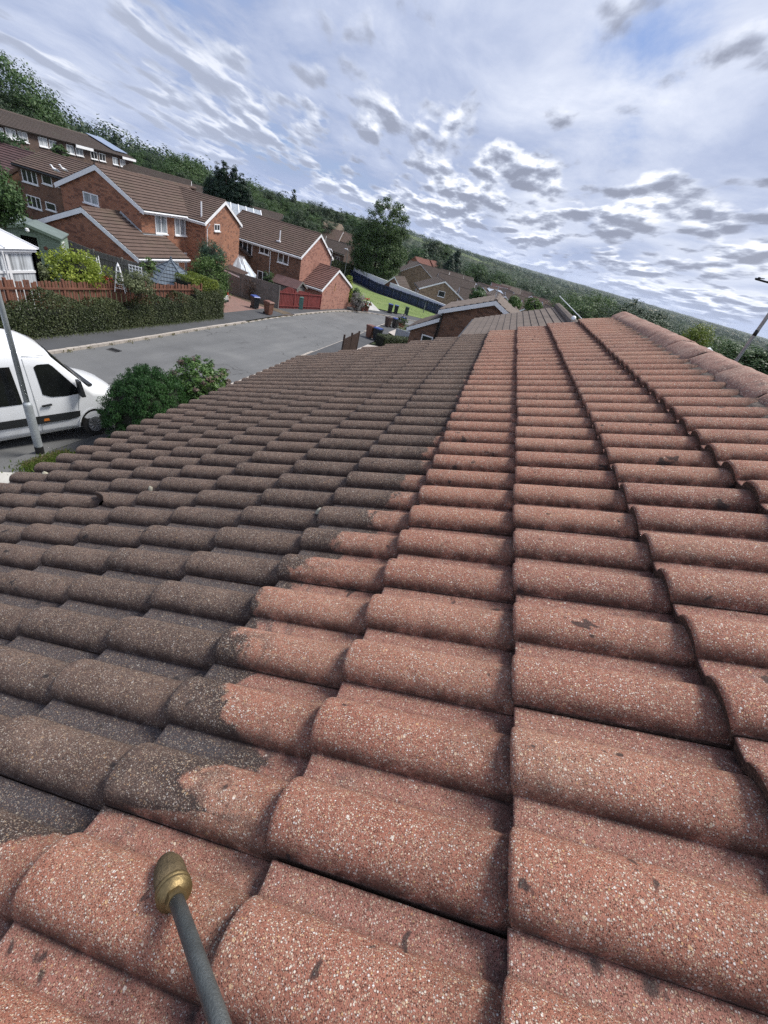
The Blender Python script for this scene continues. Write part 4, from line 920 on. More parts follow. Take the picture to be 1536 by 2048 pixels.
# cluster left of the big tree
far_gable('house', 'brown house with tan gable and small white window above the hedge', 652, 470, 124, R(20), 8, 8, 5, 1.9, 'brick_brown', 'tile_grey', [('right', 3.6, 2.6, 1.3, 1.3, dict(n=2))], anchor='right', bh=.18)
far_gable('house', 'dark house with white bay window behind the dark hedge', 678, 483, 132, R(-8), 7.5, 6, 3.6, 2.0, 'brick_dark', 'tile_grey', [('front', 1.6, 1.2, 2.2, 1.7, dict(n=3, glass='glass_curtain')), ('front', 5.6, 1.4, 1.5, 1.2, dict(n=2))], anchor='mid', barge=())
far_gable('house', 'brown roof rising behind the tan gabled house', 692, 474, 158, R(20), 11, 8, 5, 2.2, 'brick_brown', 'tile_grey', [], bh=.18)
far_gable('house', 'brown roof with tan gable at the foot of the wooded hill', 640, 450, 150, R(10), 14, 9, 5, 2.2, 'brick_tan', 'tile_brown', [], bh=.2)
far_gable('house', 'small pale gabled roof at the foot of the wooded hill', 662, 443, 165, R(60), 9, 9, 4.6, 2.4, 'brick_tan', 'tile_sand', [])
far_gable('house', 'farther reddish roof between pale gable and big tree', 684, 462, 150, R(15), 14, 8, 4.6, 2.2, 'brick_tan', 'tile_brown', [], bh=.2)

# cluster right of the big tree
C1 = far_gable('house', 'tan brick house with one small white gable window behind the navy fence', 891, 561, 92, R(110), 7.5, 8.6, 4.9, 2.1, 'brick_tan', 'tile_grey', [('back', 2, 2.6, .9, 1.5, {}), ('back', 5, 2.6, .9, 1.5, {})], bh=.28, fascia=('front', 'back'), anchor='left')
pwin(C1, 7.5, 8.6, 'left', 876, 890, 582, 594, n=1)
far_gable('house', 'low lean-to roof against the tan brick house', 935, 585, 97, R(110), 5.0, 3.6, 2.6, 1.6, 'brick_tan', 'tile_grey', [])
far_gable('house', 'stone gabled house standing left behind the tan brick house', 841, 527, 110, R(108), 8, 7.6, 5.0, 2.2, 'brick_tan', 'tile_grey', [], bh=.12, anchor='left')
far_gable('house', 'dark roof with white edged gable behind the tan brick house', 899, 543, 118, R(4), 10, 7, 5.0, 2.1, 'brick_brown', 'tile_grey', [], bh=.26, anchor='right')
far_gable('house', 'broad brown roof right of the tan brick house', 951, 565, 116, R(4), 9, 7.5, 5.0, 2.2, 'brick_tan', 'tile_grey', [], bh=.2, anchor='right')
far_gable('house', 'white edged small gable left of the white conservatory', 800, 552, 97, R(80), 5, 4.2, 2.9, 2.0, 'brick_brown', 'tile_grey', [], bh=.28)
RED = 'red roofed houses in a row'
for i, (px, py, rg) in enumerate([(838, 514, 168), (852, 518, 172), (868, 521, 176), (884, 526, 180)]):
    far_gable('house', ['red tiled roof nearest the big tree', 'second red tiled roof from the big tree', 'third red tiled roof from the big tree', 'last red tiled roof from the big tree'][i], px, py, rg*1.15, R(70), 5.5, 5.5, 5, 2.4, 'brick_orange', 'tile_orange', [], group=RED, trim='brick_orange')
EST = 'brown roofed houses of the estate'
spots = [(905, 543, 135, 15, 'brown roof behind the broad roof by the dark conifer'), (948, 562, 128, 60, 'brown roof with tan wall right of the broad roof'), (968, 568, 122, 70, 'white edged gable left of the solar panel roof'), (985, 572, 140, 10, 'brown ridge behind the solar panel roof'),
         (1003, 570, 160, 12, 'brown roof behind the aerial pole'), (1018, 579, 130, 65, 'sandy brown roof right of the solar panel roof'), (1022, 572, 190, 10, 'thin brown ridge under the dark wood'), (1040, 590, 120, 15, 'wide brown roof above the bright bush'), (1056, 587, 150, 65, 'white edged gable beyond the wide brown roof'),
         (1072, 593, 165, 12, 'brown ridge left of the leaning white pole'), (1050, 581, 200, 12, 'farthest brown ridge under the dark wood'), (1092, 605, 135, 60, 'white edged gable behind the grey neighbouring ridge'), (1100, 600, 180, 12, 'long brown ridge behind the leaning white pole'), (1120, 612, 120, 15, 'dark brown roof beside the satellite dish'), (1085, 597, 210, 15, 'small brown ridge at the edge of the wood'), (925, 549, 150, 15, 'dark roof beside the bushy dark conifer'),
         (930, 578, 100, 62, 'near white edged gable just right of the tan brick house'), (962, 584, 96, 12, 'near brown roof above the blank gable roof'), (1046, 604, 98, 66, 'near gabled house between the two bright bushes'), (1078, 608, 104, 14, 'near brown roof right of the second bright bush'), (1104, 613, 100, 64, 'near gable behind the end of the grey ridge'), (1000, 584, 104, 64, 'near gable in front of the solar panel roof'), (1128, 620, 150, 12, 'low brown roof by the foot of the leaning pole'), (1140, 626, 110, 60, 'last white edged gable before our ridge')]
for i, (px, py, rg, yw, lb) in enumerate(spots):
    far_gable('house', lb, px, py, rg, R(yw if yw < 50 else yw+45), 6.5+(i*7 % 4)*.7, 7.2, 4.8, 2.3+.15*(i % 3), ['brick_pale', 'brick_tan', 'brick_orange'][i % 3], ['tile_grey', 'tile_taupe', 'tile_grey', 'tile_brown', 'tile_purple'][i % 5], [('left', 4, 2.6, 1.2, 1.1, dict(n=2))] if yw > 50 else [], group=EST, bh=.30)
SP = far_gable('house', 'brown house with pale blue solar panel covering its roof', 985, 577, 112, R(62), 8, 7.5, 4.8, 2.0, 'brick_brown', 'tile_grey', [], bh=.2)
m = MB(); m.prism([(.8, .3, 5.28), (7.4, .3, 5.28), (7.4, 3.3, 6.88), (.8, 3.3, 6.88)], (0, 0, .06)); m.build('solar_panel', 'solar', SP)

# the brick house just down the street and the grey roof between
q0 = Vector((-3.1, 26.0, -7.9))
RH = gable_house('brick_house', 'brown brick house with blank gable just beyond our roof', (2.2, 26.1, -7.9), PI/2, 5.0, 5.3, 4.75, 1.15, 'brick_brown', 'tile_taupe', [], vg=.18, bh=.24, barge=('left',), oh=.22, gut='black_plastic', downs=(('left', 5.25),))
RL = gable_house('house_extension', 'low lean-to porch on the left of the blank brown gable', (-3.15, 26.3, -7.9), PI/2, 4.0, 1.55, 3.35, .9, 'brick_brown', 'tile_grey', [('left', .45, 1.2, .7, 2.0, dict(n=1))], yr=.02, hb=3.35, barge=('left',), fascia=('back',), gut='black_plastic', oh=.22)
NB = gable_house('house', 'grey house with flat tiled roof and round ridge beyond our roof', (5.35, 9.0, -7.2), PI/2, 13.0, 6.1, 4.65, 1.28, 'brick_brown', 'tile_taupe', [], vg=.05, barge=(), course=.245, step=.026, fascia=('back',), gut='black_plastic', ridge_m='tile_taupe')
m = MB()
for i in range(28): m.tube([(.1+i*.46, 3.05, 6.06), (.53+i*.46, 3.05, 6.06)], .15, 10)
m.build('ridge_cap', 'tile_taupe', NB)
NB2 = gable_house('house', 'lower grey roof behind the flat tiled neighbouring roof', (4.2, 36.0, -9.0), PI/2, 8.0, 6.1, 4.2, 1.4, 'brick_brown', 'tile_taupe', [], vg=.05, barge=('left',), course=.3, fascia=())

# ------------------------------------------------------------------ left gardens: conservatory, sheds, summerhouse
CN = thing('conservatory', 'white conservatory with pale blinds behind the brown picket fence', 'conservatory', (-19.0, 15.5, -7.05), 0)
m = MB(); H_c, W_, D_c = 2.8, 3.6, 4.4       # local x runs from 0 back to -W_, local y from -D_c to 0
for i in range(5):
    y = -D_c*i/4; m.box(-.05, .05, y-.05, y+.05, 0, H_c); m.box(-W_*i/4-.05, -W_*i/4+.05, -.05, .05, 0, H_c); m.box(-W_*i/4-.05, -W_*i/4+.05, -D_c-.05, -D_c+.05, 0, H_c)
for z in (.6, 2.05, H_c-.06):
    m.beam((0, -D_c, z), (0, 0, z), .09, .09); m.beam((-W_, -D_c, z), (0, -D_c, z), .09, .09); m.beam((-W_, 0, z), (0, 0, z), .09, .09)
m.box(-.08, .12, -D_c-.1, .1, H_c-.02, H_c+.10); m.box(-W_, .1, -.06, .1, H_c-.02, H_c+.10)
m.build('frame', 'white_upvc', CN)
m = MB(); m.box(-.012, .012, -D_c, 0, .6, H_c); m.box(-W_, 0, -.012, .012, .6, H_c); m.box(-W_, 0, -D_c-.012, -D_c+.012, .6, H_c); m.build('blind', 'glass_blind', CN)
m = MB(); a1_, a2_ = (-1.8, -1.6, H_c+1.15), (-1.8, -2.9, H_c+1.15); e_ = [(.18, .18), (.18, -D_c-.18), (-W_-.18, -D_c-.18), (-W_-.18, .18)]; zz = H_c+.10
m.poly([(*e_[1], zz), (*e_[0], zz), a1_, a2_]); m.poly([(*e_[0], zz), (*e_[3], zz), a1_]); m.poly([(*e_[3], zz), (*e_[2], zz), a2_, a1_]); m.poly([(*e_[2], zz), (*e_[1], zz), a2_]); m.build('roof', 'white_paint', CN)
m = MB()
for e, a in ((e_[0], a1_), (e_[1], a2_), (e_[2], a2_), (e_[3], a1_), ((.18, -1.2), a1_), ((.18, -2.3), a1_), ((.18, -3.3), a2_), ((-1.8, .18), a1_)): m.beam((*e, zz+.03), Vector(a)+Vector((0, 0, .03)), .06, .06)
m.beam(a1_, a2_, .12, .12); m.build('glazing_bar', 'white_upvc', CN)
m = MB(); m.box(-.02, .06, -1.75, -1.65, 0, 1.95); m.build('timber_post', 'wood_picket', CN)
m = MB(); m.tube([(.12, -1.3, H_c), (.12, -1.3, 1.3), (.14, -.95, .95), (.14, -.95, -.3)], .034, 8); m.build('downpipe', 'white_upvc', CN)

def wall_shed(name, label, cat, loc, yaw, W_, D, H, rise, mat, felt, door=None, wins=(), oh=.12):
    t = thing(name, label, cat, loc, yaw)
    m = MB(); nb = int(H/.125)
    def clad(a, b):
        a = Vector(a); b = Vector(b); d = (b-a).normalized(); nrm = Vector((d.y, -d.x, 0))
        for i in range(nb):
            z0, z1 = H*i/nb, H*(i+1)/nb; q = [a+nrm*.022+Vector((0, 0, z0)), b+nrm*.022+Vector((0, 0, z0)), b+Vector((0, 0, z1)), a+Vector((0, 0, z1))]
            m.poly(q); m.poly([a+Vector((0, 0, z0)), b+Vector((0, 0, z0)), b+nrm*.022+Vector((0, 0, z0)), a+nrm*.022+Vector((0, 0, z0))])
    x0, x1 = 0, W_
    if door: 
        clad((0, 0, 0), (door[0], 0, 0)); clad((door[1], 0, 0), (W_, 0, 0))
        m.box(door[0]-.06, door[0]+.02, -.05, .03, 0, door[2]+.06); m.box(door[1]-.02, door[1]+.06, -.05, .03, 0, door[2]+.06); m.box(door[0], door[1], -.05, .03, door[2], H)
    else: clad((0, 0, 0), (W_, 0, 0))
    clad((W_, 0, 0), (W_, D, 0)); clad((W_, D, 0), (0, D, 0)); clad((0, D, 0), (0, 0, 0))
    m.poly([(0, .001, H), (W_, .001, H), (W_/2, .001, H+rise)]); m.poly([(W_, D, H), (0, D, H), (W_/2, D, H+rise)])
    m.box(-.03, W_+.03, -.03, D+.03, -1.2, 0)
    m.build('wall', mat, t)
    m = MB()
    for s in (-1, 1):
        xe = W_/2+s*(W_/2+oh); k = rise/(W_/2); ze = H-oh*k
        q = [(xe, -oh*1.6, ze), (W_/2, -oh*1.6, H+rise), (W_/2, D+oh, H+rise), (xe, D+oh, ze)]
        m.prism(q if s < 0 else q[::-1], (0, 0, .06))
    m.build('roof', felt, t)
    m = MB()
    for s in (-1, 1):
        xe = W_/2+s*(W_/2+oh); k = rise/(W_/2); ze = H-oh*k; m.beam((xe, -oh*1.6-.02, ze-.02), (W_/2, -oh*1.6-.02, H+rise-.02), .025, .16)
    m.build('bargeboard', mat, t)
    if door:
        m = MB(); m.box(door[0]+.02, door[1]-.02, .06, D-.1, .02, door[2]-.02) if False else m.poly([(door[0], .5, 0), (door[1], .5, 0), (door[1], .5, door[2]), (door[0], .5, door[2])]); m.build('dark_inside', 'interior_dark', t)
        m = MB(); dw = (door[1]-door[0]); dx, dy = -dw*.80, -dw*.55
        a = Vector((door[0], -.03, 0)); b = a+Vector((dx, dy, 0)); nrm = Vector((dy, -dx, 0)).normalized()*.04
        m.hexa([a, b, b+nrm, a+nrm][::-1], [p+Vector((0, 0, door[2]-.03)) for p in (a, b, b+nrm, a+nrm)][::-1])
        for z in (.2, door[2]-.3): m.beam(a-nrm*.4+Vector((0, 0, z)), b-nrm*.4+Vector((0, 0, z)), .03, .10)
        m.beam(a-nrm*.4+Vector((0, 0, .25)), b-nrm*.4+Vector((0, 0, door[2]-.35)), .03, .09)
        m.build('door', mat, t)
    for (wall, u, z, w, h, n, b) in wins: window(t, W_, D, wall, u, z, w, h, n=n, bars=b, sill=False)
    return t
GS = wall_shed('garden_shed', 'pale green wooden shed with its door standing open', 'shed', (-27.5, 20.7, -6.75), R(38), 3.3, 2.4, 1.95, .42, 'shed_green', 'felt_green', door=(1.15, 2.05, 1.75), wins=[('front', .5, .95, .62, .78, 2, 1), ('right', .6, .95, .7, .75, 3, 1)])
m = MB()
for s, mm in ((0, 0),): m.lathe([(.02, 0), (.10, .03), (.12, .16), (.04, .24), (.02, .25)], (1.65, -.25, 2.22), (0, 0, -1), 8)
lan = m.build('lantern', 'white_paint', GS)
m = MB(); m.lathe([(.01, -.02), (.11, -.01), (.11, .02), (.01, .03)], (2.42, -.04, 1.25), (0, -1, 0), 14); m.build('round_plaque', 'terracotta', GS)
GS.scale = (.86, .86, .9)
# roof of a grey-green shed behind
p = pz(20, 447, -4.6); gs2 = wall_shed('garden_shed', 'grey shed roof showing behind the green shed', 'shed', (-30.6, 21.0, -7.0), R(40), 3.2, 2.6, 1.9, .5, 'wood_grey', 'felt_green')
# hexagonal summerhouse
sc_ = px_y(342, 520, 26.2); sh = thing('summerhouse', 'green summerhouse with six sided grey shingle roof behind the hedge', 'summerhouse', (sc_.x, sc_.y, sc_.z-3.5), R(10)); sh.scale = (1.15, 1.15, 1.15)
m = MB(); r0 = 1.25; hx = [(r0*math.cos(PI/6+i*PI/3), r0*math.sin(PI/6+i*PI/3)) for i in range(6)]
for i in range(6):
    a, b = hx[i], hx[(i+1) % 6]; m.poly([(a[0], a[1], -1), (b[0], b[1], -1), (b[0], b[1], 2.0), (a[0], a[1], 2.0)])
m.build('wall', 'summer_green', sh)
m = MB(); ro = 1.62
for i in range(6):
    a = PI/6+i*PI/3; b = a+PI/3; n = 7
    for k in range(n):
        t0, t1 = k/n, (k+1)/n; f = lambda t, an, e: (ro*(1-t)*math.cos(an), ro*(1-t)*math.sin(an), 1.98+1.05*t+e)
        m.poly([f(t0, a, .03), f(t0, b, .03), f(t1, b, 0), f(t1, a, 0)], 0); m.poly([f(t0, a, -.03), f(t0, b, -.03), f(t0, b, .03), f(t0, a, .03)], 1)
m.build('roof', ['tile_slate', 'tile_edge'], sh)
m = MB(); m.lathe([(.10, 0), (.06, .08), (.04, .12), (.06, .17), (.001, .22)], (0, 0, 3.02), (0, 0, 1), 8)
for i in range(6): a = PI/6+i*PI/3; m.beam((ro*math.cos(a), ro*math.sin(a), 2.0), (0, 0, 3.06), .07, .05)
m.build('finial', 'tile_slate', sh)
for i in range(6):
    a = i*PI/3+PI/3; c, s = math.cos(a), math.sin(a); q = r0*math.cos(PI/6)+.01; m = MB(); g = MB()
    def P6(u, o, z): return (c*(q+o)-s*u, s*(q+o)+c*u, z)
    for (u0, u1, z0, z1) in ((-.42, -.36, .8, 1.8), (.36, .42, .8, 1.8), (-.03, .03, .8, 1.8), (-.42, .42, .76, .82), (-.42, .42, 1.75, 1.81), (-.42, .42, 1.26, 1.31)):
        m.hexa([P6(u0, 0, z0), P6(u0, .04, z0), P6(u1, .04, z0), P6(u1, 0, z0)], [P6(u0, 0, z1), P6(u0, .04, z1), P6(u1, .04, z1), P6(u1, 0, z1)])
    w_ = m.build('window', 'white_paint', sh); g.poly([P6(-.36, .012, .82), P6(.36, .012, .82), P6(.36, .012, 1.76), P6(-.36, .012, 1.76)]); g.build('pane', 'glass_dark', w_)

# ------------------------------------------------------------------ fences
def fence_run(name, label, a, b, h, mat, post=.1, gap=1.85, board=.14, cap=True, thick=.025, jag=.0, zoff=0.0, cat='fence', wave=None, horiz=False, postmat=None):
    t = thing(name, label, cat, (a[0], a[1], T(*a)+zoff)); L = math.dist(a, b); ux, uy = (b[0]-a[0])/L, (b[1]-a[1])/L; nx, ny = -uy, ux
    zs = lambda u: (T(a[0]+ux*u, a[1]+uy*u)-T(*a))
    hf = (lambda u: h) if wave is None else wave
    m = MB()
    if horiz:
        n = int(h/.145); segs = max(1, int(L/1.85))
        for k in range(segs):
            u0, u1 = L*k/segs+.06, L*(k+1)/segs-.06
            for i in range(n):
                z0 = .05+i*h/n; o = .012*(i % 2)
                m.hexa([(ux*u0+nx*o, uy*u0+ny*o, zs(u0)+z0), (ux*u1+nx*o, uy*u1+ny*o, zs(u1)+z0), (ux*u1+nx*(o+.03), uy*u1+ny*(o+.03), zs(u1)+z0), (ux*u0+nx*(o+.03), uy*u0+ny*(o+.03), zs(u0)+z0)], [(ux*u0+nx*(o-.01), uy*u0+ny*(o-.01), zs(u0)+z0+h/n*1.05), (ux*u1+nx*(o-.01), uy*u1+ny*(o-.01), zs(u1)+z0+h/n*1.05), (ux*u1+nx*(o+.02), uy*u1+ny*(o+.02), zs(u1)+z0+h/n*1.05), (ux*u0+nx*(o+.02), uy*u0+ny*(o+.02), zs(u0)+z0+h/n*1.05)])
    else:
        u = 0; r2 = random.Random(int(L*100)); i = 0
        while u < L-.02:
            w = min(board*(.72 if jag else .93), L-u-.005); o = .02*(i % 2)+r2.uniform(0, .006); hh = hf(u)-r2.random()*jag; lean_ = r2.uniform(-.01, .01)*(jag > 0)
            m.hexa([(ux*u+nx*o, uy*u+ny*o, zs(u)-.3), (ux*(u+w)+nx*o, uy*(u+w)+ny*o, zs(u)-.3), (ux*(u+w)+nx*(o+thick), uy*(u+w)+ny*(o+thick), zs(u)-.3), (ux*u+nx*(o+thick), uy*u+ny*(o+thick), zs(u)-.3)],
                   [(ux*(u+lean_)+nx*o, uy*(u+lean_)+ny*o, zs(u)+hh), (ux*(u+w+lean_)+nx*o, uy*(u+w+lean_)+ny*o, zs(u)+hh+r2.uniform(-.01, .01)*(jag > 0)), (ux*(u+w+lean_)+nx*(o+thick), uy*(u+w+lean_)+ny*(o+thick), zs(u)+hh), (ux*(u+lean_)+nx*(o+thick), uy*(u+lean_)+ny*(o+thick), zs(u)+hh)])
            u += board; i += 1
    m.build('panel', mat, t)
    n = max(1, round(L/gap))
    for i in range(n+1):
        u = L*i/n; q = MB(); hh = hf(min(u, L-.01))+.06; x, y = ux*u+nx*.01, uy*u+ny*.01; q.box(x-post/2, x+post/2, y-post/2, y+post/2, zs(u)-.3, zs(u)+hh); q.build('post', postmat or mat, t)
    q = MB()
    for z in ((.35, h-.3) if not horiz else ()):
        for i in range(n): u0, u1 = L*i/n, L*(i+1)/n; q.beam((ux*u0-nx*.03, uy*u0-ny*.03, zs(u0)+z), (ux*u1-nx*.03, uy*u1-ny*.03, zs(u1)+z), .04, .07)
    if q.v: q.build('rail', postmat or mat, t)
    return t
fence_run('picket_fence', 'brown slatted picket fence rising out of the dark ivy hedge', (-17.75, 6), (-18.35, 25.6), 2.02, 'wood_picket', board=.155, jag=.10, gap=2.4, post=.09)
fence_run('panel_fence', 'weathered grey panel fence along the brick driveway', (-24.8, 37.4), (-19.1, 37.55), 1.95, 'wood_grey', horiz=True, gap=1.85)
fence_run('panel_fence', 'old grey board fence between the green shed and brick extension', (-31.5, 24.4), (-22.2, 25.8), 1.85, 'wood_grey', gap=1.85, zoff=.2)
fence_run('panel_fence', 'grey fence in front of the brown house with two window rows', (-36.0, 26.3), (-31.6, 25.6), 2.3, 'wood_grey', gap=1.85, zoff=.6)
fence_run('panel_fence', 'grey fence at left edge beside the laurel', (-34.0, 23.2), (-30.8, 24.2), 2.4, 'wood_grey', gap=1.85, zoff=.3)
rw = lambda u: 1.55+.38*abs(math.sin((u-.2)*PI/2.6)) if u < 2.9 else 1.62+.12*math.cos((u-2.9)*1.0)
fence_run('gate_fence', 'dark red wooden fence and gates with a scalloped top', (-19.12, 37.65), (-18.0, 44.75), 1.75, 'wood_red', board=.115, gap=2.6, wave=rw)
fa, fb = gxy(690, 560), gxy(889, 636)
fa = (fa[0]-8, fa[1]+10)
fence_run('site_fence', 'long navy blue board fence across the back of the lawn', fa, fb, 1.8, 'navy', board=.6, gap=2.4, thick=.03, postmat='black_plastic')
wl = thing('garden_wall', 'low white topped wall running behind the navy fence', 'wall', (fa[0], fa[1], T(*fa)))
m = MB(); d_ = Vector((fb[0]-fa[0], fb[1]-fa[1], T(*fb)-T(*fa))); nn2 = Vector((-d_.y, d_.x, 0)).normalized()*.9
m.hexa([nn2+Vector((0, 0, -1)), nn2+d_+Vector((0, 0, -1)), nn2*1.25+d_+Vector((0, 0, -1)), nn2*1.25+Vector((0, 0, -1))], [nn2+Vector((0, 0, 1.92)), nn2+d_+Vector((0, 0, 1.92)), nn2*1.25+d_+Vector((0, 0, 1.92)), nn2*1.25+Vector((0, 0, 1.92))]); m.build('coping', 'white_paint', wl)

# ------------------------------------------------------------------ hedges, shrubs and trees
def leafy_box(name, label, pts, h, w, mat, n, size, cat='hedge', loc_z=None, seed=1, lumps=.12, core='leaf_core', hvar=None, jit=.55, mat2=None):
    """hedge along a polyline, its face made of small leaves over a dark twiggy inside"""
    r2 = np.random.RandomState(seed); L = [0]
    for a, b in zip(pts, pts[1:]): L.append(L[-1]+math.dist(a, b))
    o = (pts[0][0], pts[0][1], T(*pts[0]) if loc_z is None else loc_z)
    t = thing(name, label, cat, o)
    u = r2.rand(n)*L[-1]; X = np.interp(u, L, [p[0] for p in pts]); Y = np.interp(u, L, [p[1] for p in pts])
    dx = np.interp(u+.2, L, [p[0] for p in pts])-np.interp(u-.2, L, [p[0] for p in pts]); dy = np.interp(u+.2, L, [p[1] for p in pts])-np.interp(u-.2, L, [p[1] for p in pts]); q = np.hypot(dx, dy)+1e-9; nx, ny = dy/q, -dx/q
    hh = (np.full(n, h) if hvar is None else np.array([hvar(a) for a in u]))*(1+lumps*.5*np.sin(u*2.1+seed)+lumps*.4*np.sin(u*5.3+1))
    face = r2.rand(n); top = face < w/(w+2*h)*1.3; side = np.where(r2.rand(n) < .72, 1, -1)
    inn = 1-.22*r2.rand(n)**2; bul = 1+lumps*(np.sin(u*3.1+seed)*np.sin(r2.rand(n)*3+2)); fz = r2.rand(n)
    off = np.where(top, (r2.rand(n)*2-1)*w/2, side*w/2*inn*bul); Z = np.where(top, hh*inn, fz*hh)
    edge = np.clip((Z/hh-.82)/.18, 0, 1); off = off*(1-.28*edge**2*(~top))
    Zg = np.array([T(a, b) for a, b in zip(X, Y)])-o[2] if loc_z is None else 0
    C = np.stack([X-o[0]+nx*off, Y-o[1]+ny*off, Z+Zg], 1)
    N = np.stack([np.where(top, 0, nx*side), np.where(top, 0, ny*side), np.where(top, 1., .35)], 1)
    leaf_mesh('foliage', C, N, size, mat, t, jit=jit)
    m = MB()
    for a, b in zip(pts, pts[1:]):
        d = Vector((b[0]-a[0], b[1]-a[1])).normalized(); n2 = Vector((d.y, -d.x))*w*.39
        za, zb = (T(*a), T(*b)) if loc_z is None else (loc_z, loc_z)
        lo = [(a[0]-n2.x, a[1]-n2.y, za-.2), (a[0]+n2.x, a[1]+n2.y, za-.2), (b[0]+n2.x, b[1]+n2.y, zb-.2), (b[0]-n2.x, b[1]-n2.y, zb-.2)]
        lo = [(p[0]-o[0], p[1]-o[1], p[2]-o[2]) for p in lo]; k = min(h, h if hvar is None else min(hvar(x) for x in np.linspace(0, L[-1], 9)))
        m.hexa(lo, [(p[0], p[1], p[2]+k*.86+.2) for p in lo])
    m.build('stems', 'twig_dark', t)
    return t
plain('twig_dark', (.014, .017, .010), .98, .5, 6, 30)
def shrub(name, label, loc, rx, ry, rz, mat, nclump, nleaf, cr_, size, cat='shrub', seed=1, amp=.2, taper=0., jit=.5, aspect=.5, group=None, extra=None, cz=None, core=.5):
    t = thing(name, label, cat, loc, 0, group); cz = rz*.9 if cz is None else cz
    X, N = crown_pts(rx, ry, rz, cz, nclump, nleaf, cr_, seed, amp, taper)
    X = X[X[:, 2] > -.1] if len(X) else X; N = N[:len(X)]
    leaf_mesh('foliage', X, N, size, mat, t, jit=jit, aspect=aspect)
    if extra: 
        m2, f = extra; k = int(nclump*f); X, N = crown_pts(rx*1.0, ry*1.0, rz*1.0, cz, k, nleaf, cr_*.9, seed+50, amp, taper, shell=.8); leaf_mesh('dead_twigs' if 'dead' in m2 else 'young_leaves', X, N, size, m2, t, jit=jit, aspect=aspect)
    m = MB(); rg = random.Random(seed)
    for i in range(7):
        a = rg.random()*6.28; q = .55+.3*rg.random(); m.tube([(.08*math.cos(a), .08*math.sin(a), -.2), (rx*.3*math.cos(a), ry*.3*math.sin(a), cz*.6), (rx*q*math.cos(a), ry*q*math.sin(a), cz+rz*.35*rg.random())], [.05, .03, .01], 5)
    m.build('stems', 'bark', t)
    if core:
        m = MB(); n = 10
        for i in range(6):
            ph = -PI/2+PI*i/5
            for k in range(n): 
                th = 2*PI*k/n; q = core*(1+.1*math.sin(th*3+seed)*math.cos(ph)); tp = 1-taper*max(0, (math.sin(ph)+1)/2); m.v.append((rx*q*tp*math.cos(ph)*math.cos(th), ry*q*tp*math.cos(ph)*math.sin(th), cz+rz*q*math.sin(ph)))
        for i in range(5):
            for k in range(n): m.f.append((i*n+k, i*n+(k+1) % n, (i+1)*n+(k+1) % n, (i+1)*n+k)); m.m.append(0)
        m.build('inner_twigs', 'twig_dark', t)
    return t
leafy_box('ivy_hedge', 'long dark ivy hedge along the far pavement below the picket fence', [(-17.35, 6), (-17.45, 12), (-17.7, 18), (-18.2, 27.0)], 1.5, .8, 'leaf_ivy', 52000, .075, seed=3, lumps=.16, hvar=lambda u: 1.36+.18*math.sin(u*.9)+.12*math.sin(u*2.3)+.35*max(0, (u-17)/4))
leafy_box('privet_hedge', 'bright topped clipped hedge at the corner of the brick driveway', [(-19.2, 25.0), (-18.9, 27.3)], 2.3, 1.5, 'leaf_golden', 15000, .08, seed=5, lumps=.08)
leafy_box('ivy_hedge', 'dark lower face of ivy at the driveway corner under the bright topped hedge', [(-18.2, 24.5), (-18.1, 27.35)], 1.7, .5, 'leaf_ivy', 9000, .07, seed=8, lumps=.12)
def loc(px, py, rng=None, z=None, y=None):
    p = at(px, py, rng) if rng else (px_y(px, py, y) if y else pz(px, py, z)); return (p.x, p.y, p.z)
def sh_at(name, label, x0, x1, y0, y1, rng, mat, nc, nl, size, **kw):
    """shrub seen between x0..x1, y0..y1 at a given distance"""
    p = at((x0+x1)/2, y1, rng); k = p.dot(cf)/F; w, h = (x1-x0)*k, (y1-y0)*k*1.12
    return shrub(name, label, (p.x, p.y, p.z), w/2, w/2*kw.pop('dp', 1), h/2, mat, nc, nl, kw.pop('cr_', .09)*(w+h), size, **kw)
sh_at('yellow_shrub', 'bright yellow green shrub behind the picket fence by the shed', 100, 210, 512, 576, 26.5, 'leaf_yellow', 110, 44, .13, seed=4, amp=.28)
sh_at('shrub', 'dull green shrub between the conservatory and the yellow shrub', 66, 108, 530, 572, 26.0, 'leaf_olive', 40, 34, .12, seed=6)
sh_at('shrub', 'loose pale green shrub in front of the white trellis', 236, 314, 550, 584, 26.0, 'leaf_olive', 80, 34, .10, seed=7, amp=.3, core=.4)
sh_at('shrub', 'small leafy shrub between white trellis and the summerhouse', 284, 316, 520, 545, 29.0, 'leaf_light', 30, 26, .10, seed=9)
sh_at('laurel', 'glossy laurel at the left edge beside the grey shed', -34, 44, 352, 446, 31.0, 'leaf_mid', 150, 46, .15, seed=10, amp=.16)
sh_at('climbing_shrub', 'bushes growing up in front of the long terrace', -20, 58, 280, 322, 60.0, 'leaf_dark', 70, 36, .26, seed=12)
sh_at('climbing_shrub', 'green bush below the terrace windows behind the brown roof', 106, 140, 298, 318, 58.0, 'leaf_mid', 40, 26, .2, seed=13)
sh_at('laurel', 'tall bright laurel between the orange house and the driveway', 388, 446, 530, 616, 36.0, 'leaf_light', 190, 54, .13, seed=14, amp=.13, dp=1.3, core=.6)
sh_at('laurel', 'second laurel leaning over the white car', 420, 452, 525, 590, 36.8, 'leaf_mid', 90, 46, .13, seed=15, amp=.16)
sh_at('blue_spruce', 'dark blue green spruce between the two brick houses', 394, 450, 490, 536, 39.5, 'leaf_bluegreen', 90, 40, .15, seed=16, amp=.26, aspect=.3)
sh_at('shrub', 'small bright bush against the long brick house wall', 526, 548, 548, 576, 47.0, 'leaf_mid', 30, 30, .12, seed=17)
